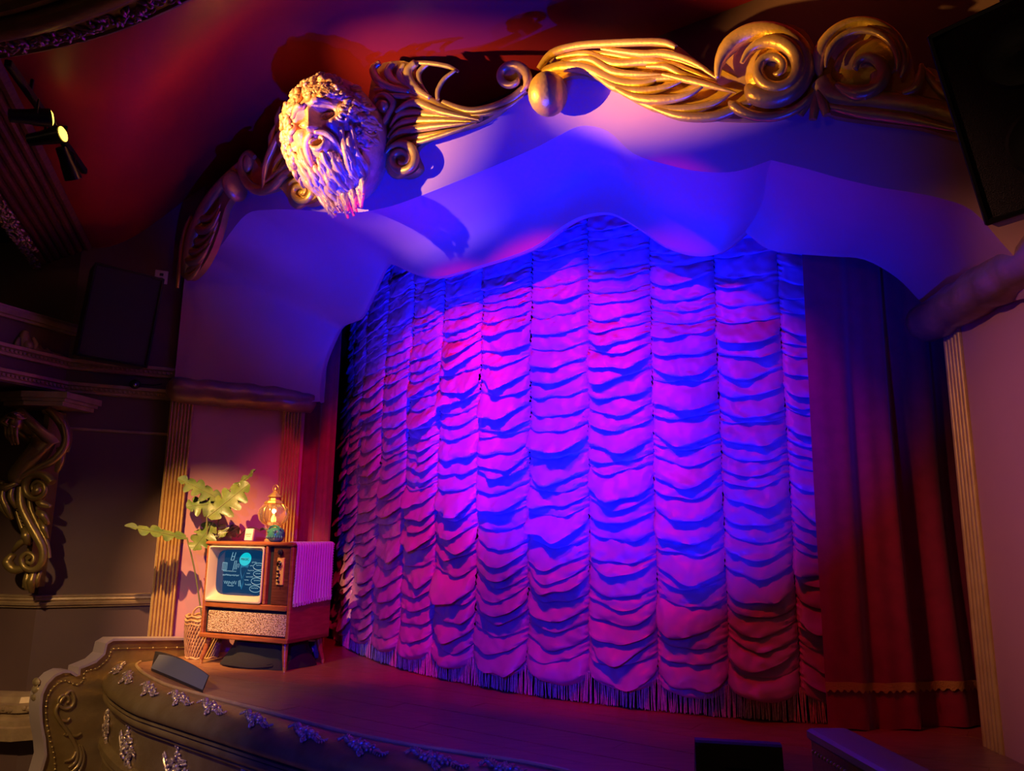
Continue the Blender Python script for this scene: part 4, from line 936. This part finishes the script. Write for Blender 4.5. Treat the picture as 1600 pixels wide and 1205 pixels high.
for pts, ws in [(sp_c + [(87, 1108), (92, 1125), (103, 1140), (113, 1156), (120, 1172), (118, 1190), (106, 1200)], [4] * 3 + [5] * 11 + [6, 6, 6, 6, 6, 6, 4]), ([(96, 1126), (104, 1127), (109, 1122)], [4, 5, 4]), ([(107, 1142), (104, 1149), (100, 1147)], [4, 4, 4]), ([(113, 1150), (120, 1150), (126, 1146)], [5, 5, 4]),
                ([(122, 1165), (126, 1180), (122, 1195), (110, 1208)], [5, 7, 7, 5]), ([(126, 1165), (130, 1182), (126, 1200), (116, 1214)], [4, 6, 6, 4]), ([(100, 1190), (112, 1186), (119, 1174)], [3, 6, 4])]:
    obj('carved_scroll', ckst(pts, ws), M['oldgold'], ck, fix=True, smooth=80)
for i in range(7):
    p = on_s(63 + 1.2 * abs(i - 2), 1068 + i * 12, CS) - E3 * .08; obj('edge_flower', MB().ball(p, (.02, .05, .03), 8, 5, N3, E3), M['ornament'], ck, smooth=60)
# right cheek block, mirrored
ra, rb_ = on_z(1284, 1148, .24), on_z(1382, 1202, .24); Ur = rb_ - ra; Ur[2] = 0; Ur /= np.linalg.norm(Ur); Vr = np.array([-Ur[1], Ur[0], 0])
if Vr[0] < 0: Vr = -Vr
kr = thing('scroll_cheek', 'purple-lit end block with a beaded edge beside the black floor box', 'cheek wall', [ra[0], ra[1], 0])
pc = [ra - Vr * .045, ra + Ur * 1.6 - Vr * .045, ra + Ur * 1.6 + Vr * .1, ra + Vr * .1]
obj('slab', MB().prism([np.array([p[0], p[1], FLOORZ]) for p in pc], (0, 0, .22 - FLOORZ)), M['oldgold'], kr, fix=True)
obj('cap', MB().bbox(ra + Ur * .78 + Vr * .028, (.80, .085, .022), .01, Ur, Vr), M['purple_top'], kr, fix=True)
bb = MB()
for i in range(60): bb.ball(ra + Ur * (.02 + i * .026) - Vr * .047 - Z3 * .06, .009, 7, 5)
obj('bead_edge', bb, M['ornament'], kr)
# ---- black floor box (stage monitor) at the front edge
fbA, fbB = on_z(1086, 1158, .22), on_z(1222, 1166, .22); Uf = fbB - fbA; Lf = np.linalg.norm(Uf); Uf /= Lf; Vf = np.array([-Uf[1], Uf[0], 0])
if Vf[1] < 0: Vf = -Vf
fb = thing('floor_box', 'low black stage monitor standing at the front edge of the stage', 'stage monitor', [(fbA[0] + fbB[0]) / 2, (fbA[1] + fbB[1]) / 2, 0])
fc = (fbA + fbB) / 2
pf_ = [fc - Uf * (Lf / 2) + q for q in (np.zeros(3), )]
m = MB(); prof_ = [(.0, .215), (.012, .222), (.05, .222), (.2, .02), (.2, .0), (-.05, .0)]
m.grid([[np.array([*(fbA + Vf * v)[:2], z]) for v, z in prof_], [np.array([*(fbB + Vf * v)[:2], z]) for v, z in prof_]], cu=True)
m.f.append((0, 1, 2, 3, 4, 5)); m.f.append((11, 10, 9, 8, 7, 6))
obj('cabinet', m, M['spk'], fb, fix=True, smooth=20)
obj('handle', MB().bbox(fc - Vf * .012 - Z3 * .1, (.06, .008, .02), .006, Uf, Vf), M['metal'], fb, fix=True)
# ---- blue-lit wedge monitor on the left
mo = thing('wedge_monitor', 'black wedge stage monitor with its sloped face glowing blue', 'stage monitor', W(-2.05, -1.35, 0))
FQ = [on_z(236, 1048, .004), on_z(317, 1083, .004), on_z(327, 1056, .10), on_z(250, 1023, .10)]     # sloped face: bottom edge, then top edge
dv = on_z(233, 1011, .10) - FQ[3]; dv = dv / np.linalg.norm(dv) * .2
rows = []
for k in range(11):
    u = k / 10; b_ = FQ[0] + (FQ[1] - FQ[0]) * u; t_ = FQ[3] + (FQ[2] - FQ[3]) * u; bul = .03 * math.sin(PI * u) ** .8
    rows.append([np.array([b_[0], b_[1], .004]), b_ + Z3 * .012, t_ + Z3 * bul, t_ + dv + Z3 * bul * .8, np.array([*(t_ + dv * 1.3)[:2], .004])])
m = MB().grid(rows, cu=True); n_ = len(m.v); m.f.append((0, 1, 2, 3, 4)); m.f.append(tuple(range(n_ - 1, n_ - 6, -1)))
obj('cabinet', m, M['spk'], mo, fix=True, smooth=25)
nf_ = np.cross(FQ[1] - FQ[0], FQ[3] - FQ[0]); nf_ /= np.linalg.norm(nf_)
if nf_[2] < 0: nf_ = -nf_
fm = MB().grid([[r[1] + (r[2] - r[1]) * v + nf_ * .006 for v in (.03, .5, .97)] for k, r in enumerate(rows)])
obj('grille', fm, M['monface'], mo, smooth=60)
# ---- hanging loudspeaker, upper right
hA, hB, hC = ray(1482, 120), ray(1519, 347), ray(1600, 325)
hp = CAMP + ray(1618, 172) * 2.35
hs, X, Fv, Zv, c = speaker('hanging_speaker', 'large black loudspeaker with a curved grille hung high beside the arch', hp, .20, .17, .30, math.radians(-37), .30, roll=math.radians(8))
obj('hanging_strap', MB().tube([c + Zv * .3, c + Zv * .3 + Z3 * .9], .012, 6), M['metal'], hs)
obj('hanging_strap', MB().tube([c + Zv * .28 - Fv * .1, c + Zv * .3 - Fv * .1 + Z3 * .9], .012, 6), M['metal'], hs)
for v in (.14, -.12):
    obj('cone', MB().lathe([(.10, .0), (.09, .012), (.05, .004), (.02, .014), (.002, .018)], c + Fv * .192 + Zv * v, 24, X, Zv, Fv), M['spk'], hs)
# ------------------------------------------------------------------ television console
TVo = np.array([(-2.39 - 1.66) / 2, (6.28 + 5.96) / 2, 0]); tvx = np.array([.73, -.32, 0]); tvx /= np.linalg.norm(tvx); tvy = np.array([-tvx[1], tvx[0], 0])
T = lambda x, y, z: TVo + tvx * x + tvy * y + Z3 * z      # x along the front, y backwards
tv = thing('television_console', 'old walnut television console with blue screen on tapered legs', 'television', TVo)
def tb_(name, x0, x1, y0, y1, z0, z1, mt, r=.006, parent=None):
    return obj(name, MB().bbox(T((x0 + x1) / 2, (y0 + y1) / 2, (z0 + z1) / 2), (abs(x1 - x0) / 2, abs(y1 - y0) / 2, abs(z1 - z0) / 2), min(r, abs(x1 - x0) * .4, abs(y1 - y0) * .4, abs(z1 - z0) * .4), tvx, tvy), M[mt], parent or tv, fix=True, smooth=30)
HW = .43; YB = .50; ZB0, ZT0 = .20, .905
tb_('side_panel', -HW, -HW + .03, 0, YB, ZB0, ZT0, 'tvwood'); tb_('side_panel', HW - .03, HW, 0, YB, ZB0, ZT0, 'tvwood')
tb_('top_panel', -HW - .012, HW + .012, -.012, YB + .01, ZT0, ZT0 + .03, 'tvwood', .01)
tb_('bottom_rail', -HW, HW, -.01, YB, ZB0, ZB0 + .035, 'tvwood')
tb_('back_panel', -HW + .03, HW - .03, YB - .03, YB, ZB0, ZT0, 'tvdark')
tb_('middle_rail', -HW + .03, HW - .03, -.005, .3, .43, .47, 'tvwood')
tb_('divider', .165, .19, -.004, .3, .47, ZT0, 'tvwood')
tb_('slot', .19, .235, .03, .2, .47, ZT0, 'black', .002); tb_('control_panel', .235, .40, .008, .1, .47, ZT0, 'tvdark')
cpn = tb_('brass_plate', .285, .35, -.003, .012, .62, .82, 'plate', .002)
def knob(x, z, r, mt, par): obj('knob', MB().lathe([(.001, .03), (r * .5, .03), (r * .6, .02), (r, .016), (r, 0)], T(x, .0, z), 18, tvx, Z3, -tvy), M[mt], par, fix=True)
knob(.315, .862, .02, 'black', tv); knob(.315, .775, .024, 'chrome', cpn); knob(.315, .775, .012, 'black', cpn)
for i in range(4): knob(.305 + .01 * (i % 2), .72 - i * .025, .008, 'black', cpn)
tb_('speaker_backing', -HW + .03, HW - .03, .03, .06, .235, .43, 'black', .002)
gr = tb_('speaker_grille', -HW + .06, HW - .035, .012, .035, .245, .405, 'tan', .004)
# bezel: rectangular frame funnelling to a rounded screen
x0, x1, z0, z1 = -.395, .16, .475, .9
cx, cz = (x0 + x1) / 2, (z0 + z1) / 2
def rrect(hw, hh, n, k):
    return [(math.copysign(abs(math.cos(a)) ** (2 / n), math.cos(a)) * hw, math.copysign(abs(math.sin(a)) ** (2 / n), math.sin(a)) * hh + k) for a in [2 * PI * i / 64 for i in range(64)]]
rows = []
for hw, hh, n, y, k in ((.278, .212, 30, .0, 0), (.278, .212, 30, -.012, 0), (.268, .202, 24, -.014, 0), (.262, .196, 16, .0, .0), (.250, .176, 6, .055, .008), (.248, .174, 6, .07, .008)):
    rows.append([T(cx + a, y, cz + b) for a, b in rrect(hw, hh, n, k)])
obj('screen_bezel', MB().grid(rows, cu=True), M['bezel'], tv, fix=True, smooth=35)
def scr(a, b, lift=0.0): return T(cx + a, .066 - .035 * (1 - (a / .27) ** 2) * (1 - ((b - .012) / .19) ** 2) - lift, cz + b)
rows = [[scr(a * q / 8 if q else a * .01, .012 + (b - .012) * q / 8 if q else .012 + (b - .012) * .01) for a, b in rrect(.251, .177, 6, .012)] for q in range(9)]
so = obj('screen', MB().grid(rows, cu=True), M['screen'], tv, fix=True, smooth=80)
# flat drawing shown on the screen: balloon-shaped sign, sketches and writing
def sline(pts, w=.0016, lift=.002): return MB().tube([scr(a, b, lift) for a, b in pts], w, 4)
SX = lambda x: -.238 + (x - 190) / (970 - 190) * .476      # zoomed photo pixels on the screen
SZ = lambda y: .165 - (y - 185) / (890 - 185) * .315
def spoly(pts, mt, lift):
    P = [scr(SX(x), SZ(y), lift) for x, y in pts]; n = len(P); cpt = sum(P) / n
    obj('screen_image', MB().add(P + [cpt], [(i, (i + 1) % n, n) for i in range(n)]), M[mt], so, fix=True)
spoly([(605, 400), (745, 395), (690, 520), (668, 600), (668, 720), (632, 825), (610, 745), (640, 640), (618, 540)], 'cyan2', .0025)
spoly([(668 + 92 * math.cos(a), 302 + 112 * math.sin(a)) for a in [2 * PI * i / 28 for i in range(28)]], 'cyan', .0035)
chk = MB()
def cl(pts, w=.0017):
    P = [scr(SX(x), SZ(y), .004) for x, y in pts]; chk.tube(P, w, 4)
for x, y, rx, ry in ((885, 420, 78, 58), (885, 545, 66, 50), (868, 668, 78, 58), (845, 800, 82, 56)): cl([(x + rx * math.cos(a), y + ry * math.sin(a)) for a in [2 * PI * i / 20 for i in range(21)]])
cl([(292, 370), (375, 372), (375, 500), (292, 500), (292, 370)]); cl([(320, 372), (320, 520)]); cl([(350, 372), (348, 500)]); cl([(440, 188), (432, 325)]); cl([(488, 190), (480, 325)]); cl([(436, 260), (484, 262)]); cl([(434, 325), (480, 325)])
cl([(490, 500), (505, 340), (535, 330), (520, 480)]); cl([(548, 480), (556, 385), (585, 385), (580, 450)]); cl([(600, 670), (595, 765)]); cl([(620, 660), (622, 770)])
rs = random.Random(8)
def scribble(x, y, w, h, n):
    cl([(x + w * i / n, y + (h * .5 if i % 2 else -h * .5) * rs.uniform(.4, 1)) for i in range(n + 1)], .0013)
for a in ((310, 580, 290, 34, 26), (340, 710, 220, 70, 14), (400, 760, 110, 24, 10), (330, 515, 220, 20, 14), (780, 352, 70, 30, 8), (735, 490, 90, 30, 9), (715, 600, 100, 32, 10), (700, 732, 90, 36, 9), (690, 655, 60, 20, 7), (760, 410, 40, 14, 5), (720, 540, 50, 14, 6), (830, 655, 90, 34, 8), (850, 400, 70, 20, 6), (850, 540, 70, 18, 6), (790, 785, 100, 22, 8)): scribble(*a)
obj('screen_writing', chk, M['chalk'], so, kind='stuff')
def text_mesh(name, body, size, mt, parent, mtx):
    cu = bpy.data.curves.new(name, 'FONT'); cu.body = body; cu.size = size; cu.align_x = 'CENTER'; cu.align_y = 'CENTER'; cu.extrude = .0008
    t = bpy.data.objects.new(name, cu); COL.objects.link(t); dg = bpy.context.evaluated_depsgraph_get(); dg.update()
    me = bpy.data.meshes.new_from_object(t.evaluated_get(dg)); bpy.data.objects.remove(t)
    me.materials.clear(); me.materials.append(mt); o = bpy.data.objects.new(name, me); COL.objects.link(o); o.parent = parent
    base = WLOC[parent.name]; P, X, Y, Z = mtx; P = P - base
    o.matrix_local = Matrix(((X[0], Y[0], Z[0], P[0]), (X[1], Y[1], Z[1], P[1]), (X[2], Y[2], Z[2], P[2]), (0, 0, 0, 1))); return o
text_mesh('screen_lettering', 'MAGIC', .026, M['ink'], so, (scr(SX(668), SZ(305), .0055), tvx, Z3, -tvy))
for sx, y in ((-1, .05), (1, .05), (-1, YB - .06), (1, YB - .06)):
    a = T(sx * (HW - .06), y, ZB0 + .005); b = T(sx * (HW - .025), y + (-.035 if y < .2 else .03), .0)
    lg = obj('leg', MB().tube([a, a * .5 + b * .5, b + Z3 * .03], [.024, .02, .014], 14), M['tvwood'], tv); obj('ferrule', MB().tube([b + Z3 * .035, b + Z3 * .002], [.0145, .012], 14), M['brass'], lg)
# ---- towel hanging over the right side of the console
tw = thing('knit_towel', 'ribbed lilac-lit cotton towel hanging over the side of the television console', 'towel', T(HW + .02, .25, ZT0 + .03))
rows = []; NYt = 90
pth = [(HW - .06, ZT0 + .034), (HW - .01, ZT0 + .036), (HW + .014, ZT0 + .03), (HW + .022, ZT0 + .0), (HW + .02, ZT0 - .1), (HW + .022, ZT0 - .2), (HW + .02, ZT0 - .3), (HW + .022, ZT0 - .385)]
pp = smooth_path([(a, 0, b) for a, b in pth], 5)
for i, p in enumerate(pp):
    f = i / (len(pp) - 1)
    rows.append([T(p[0] + .004 * math.sin(j / NYt * 2 * PI * 15) + .006 * f * math.sin(j / NYt * 9), .03 + .44 * j / (NYt - 1) - .02 * f * (1 - j / NYt), p[2] + .003 * math.sin(j / NYt * 2 * PI * 15) * (1 if i < 8 else 0) + (-.03 * (1 - j / NYt) * f)) for j in range(NYt)])
m = MB().grid(rows); m.grid([[p - tvx * .006 - Z3 * .002 for p in r] for r in rows])
obj('cloth', m, M['towel'], tw, smooth=80)
fr = MB()
for j in range(0, NYt, 1):
    p = rows[-1][j]; fr.tube([p + Z3 * .004, p - Z3 * .012 + tvx * rs.uniform(-.003, .003), p - Z3 * rs.uniform(.02, .03)], .0022, 4)
for i in range(8, len(rows), 1):
    for j, sg in ((0, -1), (NYt - 1, 1)):
        p = rows[i][j]; fr.tube([p, p + tvy * sg * .008 - Z3 * .004], .003, 4)
obj('fringe', fr, M['towel'], tw, kind='stuff')
ZS = ZT0 + .0302
# ---- lantern
ln = thing('glass_lantern', 'brass lantern with a ribbed round glass globe and a lit candle', 'lantern', T(-.055, .32, ZS))
LX, LY = -.055, .32
def lt(prof, name, mt, seg=24, par=None, sm=40): return obj(name, MB().lathe(prof, T(LX, LY, ZS), seg, tvx, tvy, Z3), M[mt], par or ln, fix=True, smooth=sm)
lt([(.001, .0), (.085, .0), (.082, .012), (.07, .02), (.058, .11), (.066, .12), (.066, .128), (.001, .128)], 'base', 'brass', 4, sm=20)
lt([(.05, .128), (.085, .145), (.112, .18), (.122, .22), (.112, .262), (.085, .295), (.055, .31)], 'globe', 'glass', 32)
for k in range(8):
    a = 2 * PI * k / 8; obj('rib', MB().tube([T(LX + r * math.cos(a), LY + r * math.sin(a), ZS + z) for r, z in ((.052, .128), (.087, .145), (.115, .18), (.125, .22), (.115, .262), (.087, .295), (.056, .312))], .003, 5), M['brass'], ln)
lt([(.001, .30), (.075, .30), (.085, .31), (.075, .325), (.05, .335), (.045, .355), (.06, .362), (.05, .375), (.025, .395), (.012, .41), (.001, .41)], 'cap', 'brass', 8, sm=20)
obj('finial', MB().tube([T(LX, LY, ZS + z) for z in (.405, .415, .425, .435, .445)], [.006, .013, .014, .009, .002], 10), M['brass'], ln)
obj('carrying_ring', MB().tube([T(LX + .03 * math.cos(a), LY, ZS + .43 + .03 * math.sin(a)) for a in [2 * PI * i / 16 for i in range(17)]], .003, 5), M['brass'], ln)
cd = lt([(.001, .13), (.034, .13), (.034, .175), (.001, .178)], 'candle', 'cream', 16)
obj('flame', MB().tube([T(LX, LY, ZS + z) for z in (.176, .19, .205, .222)], [.006, .014, .012, .002], 10), M['flame'], cd)
lp = lamp('candle_light', T(LX, LY, ZS + .235), (1, .55, .15), .8, .01); lp.parent = ln; lp.location = (0, 0, .235)
# ---- card, ceramic head
kc = T(-.155, .16, ZS); card = thing('cream_card', 'small cream printed box leaning beside the lantern on the television', 'box', kc)
Xc = tvx * math.cos(.15) + tvy * math.sin(.15); Yc = np.cross(Z3, Xc); Zc_ = Z3 * math.cos(.14) + Yc * math.sin(.14) + Xc * .0; Yn = np.cross(Zc_, Xc)
obj('body', MB().bbox(kc + Zc_ * .05 + Z3 * .003, (.036, .012, .048), .003, Xc, Yn, Zc_), M['cream'], card, fix=True)
sc2 = MB(); sc2.tube([kc + Zc_ * (.055 + .008 * (1 if i % 2 else -1)) + Xc * (-.024 + .048 * i / 9) - Yn * .0135 for i in range(10)], .0016, 4); sc2.tube([kc + Zc_ * (.036 + .002 * (i % 2)) + Xc * (-.018 + .036 * i / 6) - Yn * .0135 for i in range(7)], .0012, 4)
obj('lettering', sc2, M['ink'], card)
gc = T(.085, .2, ZS); ch = thing('ceramic_head', 'small round green and blue glazed ceramic head with ridges on the television', 'ornament', gc)
obj('body', MB().lathe([(.001, .0), (.04, .0), (.056, .012), (.068, .04), (.068, .07), (.056, .098), (.035, .112), (.001, .116)], gc, 26, tvx, tvy, Z3), M['glaze'], ch, fix=True)
for i in range(11):
    a = -2.9 + i * .27; obj('tooth', MB().tube([gc + (tvx * math.cos(a) + tvy * math.sin(a)) * r + Z3 * z for r, z in ((.064, .05), (.072, .036), (.066, .02))], [.004, .007, .003], 6), M['glaze'], ch)
for a in (-2.1, -1.1): obj('eye', MB().ball(gc + (tvx * math.cos(a) + tvy * math.sin(a)) * .06 + Z3 * .08, .016, 10, 7), M['glaze'], ch)
obj('brow_ridge', MB().tube([gc + tvx * (.055 * math.cos(a)) + Z3 * (.095 + .03 * math.sin(a)) - tvy * .025 for a in [PI * i / 10 for i in range(11)]], .007, 6), M['glaze'], ch)
# ---- black bag and cloth under the console
bg = thing('black_cloth', 'rumpled black cloth heaped on the floor under the television', 'cloth', T(.05, .25, 0))
rows = []
for i in range(15):
    f = i / 14; r = []
    for j in range(48):
        a = 2 * PI * j / 48; rx, ry = .30 * (1 - .1 * f) + .05 * (1 - f) ** 3, .2 * (1 - .1 * f) + .06 * (1 - f) ** 3; w_ = .012 * math.sin(a * 7 + f * 3) + .01 * nz(math.cos(a) * 2, math.sin(a) * 2, f * 3)
        r.append(T(.06 + (rx + w_) * math.copysign(abs(math.cos(a)) ** .6, math.cos(a)), .26 + (ry + w_) * math.copysign(abs(math.sin(a)) ** .6, math.sin(a)), .003 + .185 * f ** .7))
    rows.append(r)
m = MB().grid(rows, cu=True); n_ = len(m.v); m.f.append(tuple(range(n_ - 48, n_))); obj('heap', m, M['cloth'], bg, smooth=50)
for k in range(3):
    obj('fold', MB().tube(smooth_path([T(-.2 + .02 * k, .03 + .02 * k, .012), T(-.05, -.02 + .025 * k, .02 + .01 * k), T(.12, .0 + .02 * k, .015), T(.28, .04 + .02 * k, .03 + .02 * k)], 5), [.012, .016, .018, .018, .018, .02, .02, .022, .022, .022, .02, .02, .018, .016, .014, .012], 8, kz=.6), M['cloth'], bg)
pb = thing('power_box', 'small blue connector box with two round sockets behind the television leg', 'connector box', W(-2.30, -.02, 0))
pbc = on_z(486, 1030, 0) + Z3 * .075; pbx = tvx
obj('body', MB().bbox(pbc, (.055, .03, .07), .006, pbx, np.array([-pbx[1], pbx[0], 0])), M['bluebox'], pb, fix=True)
for d in (-.025, .025): obj('socket', MB().lathe([(.001, .008), (.012, .008), (.018, .012), (.02, 0)], pbc + pbx * d - np.array([-pbx[1], pbx[0], 0]) * .03, 14, pbx, Z3, -np.array([-pbx[1], pbx[0], 0])), M['white'], pb, fix=True)
# ---- basket and plant
bk_c = np.array([-2.50, 6.60, 0]); ba = thing('wicker_basket', 'open woven wicker basket with a hooped handle behind the television', 'basket', bk_c)
br_ = lambda z: .115 + .03 * math.sin(min(1, z / .3) * PI * .55)
wv = MB()
for k in range(36):
    for sg in (-1, 1):
        a0 = 2 * PI * k / 36; P = [bk_c + np.array([(br_(z) + .004 * sg) * math.cos(a0 + sg * z * 3.0), (br_(z) + .004 * sg) * math.sin(a0 + sg * z * 3.0), z]) for z in [.01 + .29 * i / 10 for i in range(11)]]; wv.tube(P, .008, 5)
obj('weave', wv, M['wicker'], ba, kind='stuff')
for z, r in ((.01, .011), (.3, .013), (.27, .009), (.33, .010)):
    obj('rim', MB().tube([bk_c + np.array([(br_(z) + .004) * math.cos(a), (br_(z) + .004) * math.sin(a), z + .006 * math.sin(a * 9)]) for a in [2 * PI * i / 32 for i in range(33)]], r, 6), M['wicker'], ba)
obj('inner_wall', MB().lathe([(.001, .012)] + [(br_(z) - .01, z) for z in (.01, .06, .12, .2, .3)], bk_c, 24), M['wicker'], ba)
for sg in (-1, 1): obj('handle', MB().tube([bk_c + np.array([.06 * math.cos(a) * 1.0, sg * .13, .32 + .09 * math.sin(a)]) for a in [PI * i / 10 for i in range(11)]], .009, 6), M['wicker'], ba)
PLA, PLB = (-2.6, 6.52), (-1.6, 6.80)
plp = lambda x, y, o=0.0: on_wall(x, y, PLA, PLB) + np.array([.27, -.96, 0]) * o
pt_ = thing('potted_plant', 'leafy split-leaf plant with green and dark leaves standing in the wicker basket', 'plant', bk_c + Z3 * .02)
def leaf(b, tip, w, mt, lobes, nd, droop=.0, stem_from=None, curl=.25):
    b = np.array(b); tip = np.array(tip); A = tip - b; L = np.linalg.norm(A); A /= L; N_ = np.array(nd, float); N_ -= A * (N_ @ A); N_ /= np.linalg.norm(N_); S = np.cross(A, N_)
    n = 40; rows = []
    for i in range(n + 1):
        f = i / n; hw = w * (math.sin(PI * min(1, f * .94 + .05)) ** .62) * (1 - .25 * f)
        ph = (f * lobes) % 1.0
        cut = .38 + .62 * min(1, math.sin(PI * min(1, ph * 1.08)) ** .45) if 0.08 < f < .93 else 1
        r = []
        for j in range(-5, 6):
            u = j / 5; cu = cut if abs(u) > .2 else 1
            uu = u * hw * (1 - (1 - cu) * min(1, max(0, (abs(u) - .2) / .8)))
            r.append(b + A * (L * f + .22 * abs(uu)) + S * uu + N_ * (-droop * f * f * L - curl * uu * uu / max(.01, w) + .012 * math.sin(f * 16) * abs(u)) + N_ * (-.01 * (1 - abs(u))))
        rows.append(r)
    m = MB().grid(rows); lo = obj('leaf', m, M[mt], pt_, smooth=70)
    obj('midrib', MB().tube([r[5] + N_ * .002 for r in rows[::4]], [.004 * (1 - .08 * i) for i in range(len(rows[::4]))], 5), M['stem'], lo)
    if stem_from is not None:
        a = np.array(stem_from); mid = (a + b) / 2 + Z3 * .05
        obj('stem', MB().tube(smooth_path([a, mid, b], 6), .006, 6), M['stem'], pt_)
TC = np.array([-.2, -.95, .25]); root = bk_c + Z3 * .28
leaf(plp(292, 840, .0), plp(205, 818, .2), .085, 'leaf', 5, (-.1, -.72, .7), .05, root + np.array([-.02, 0, 0]))
leaf(plp(345, 780, -.02), plp(283, 743, .04), .14, 'leaf', 5, (0, -.6, .8), .1, root + np.array([.02, .01, 0]))
leaf(plp(340, 786, .03), plp(294, 790, .1), .13, 'leaf', 4, (0, -.8, .5), .05, None)
leaf(plp(325, 808, .1), plp(390, 757, .1), .17, 'leaf', 5, (-.25, -.9, .3), -.02, root + np.array([.03, -.02, 0]))
leaf(plp(334, 816, .05), plp(302, 858, .09), .15, 'leaf', 4, (-.2, -.85, .45), .02, root)
leaf(plp(362, 762, -.04), plp(399, 733, -.04), .055, 'leaf', 3, (0, -.5, .8), .0, plp(350, 790, -.02))
leaf(plp(345, 795, -.05), plp(380, 765, -.06), .09, 'leaf', 4, (0.3, -.7, .6), .0, None)
leaf(plp(372, 822, -.08), plp(350, 838, -.02), .08, 'leaf', 3, (0.1, -.8, .5), .0, plp(340, 850, -.05))
leaf(plp(405, 828, -.1), plp(439, 818, -.1), .03, 'leaf', 2, (0, -.3, .95), .0, plp(370, 840, -.08))
leaf(plp(340, 822, .06), plp(352, 838, .12), .08, 'leaf', 3, (0, -.9, .4), .0, None)
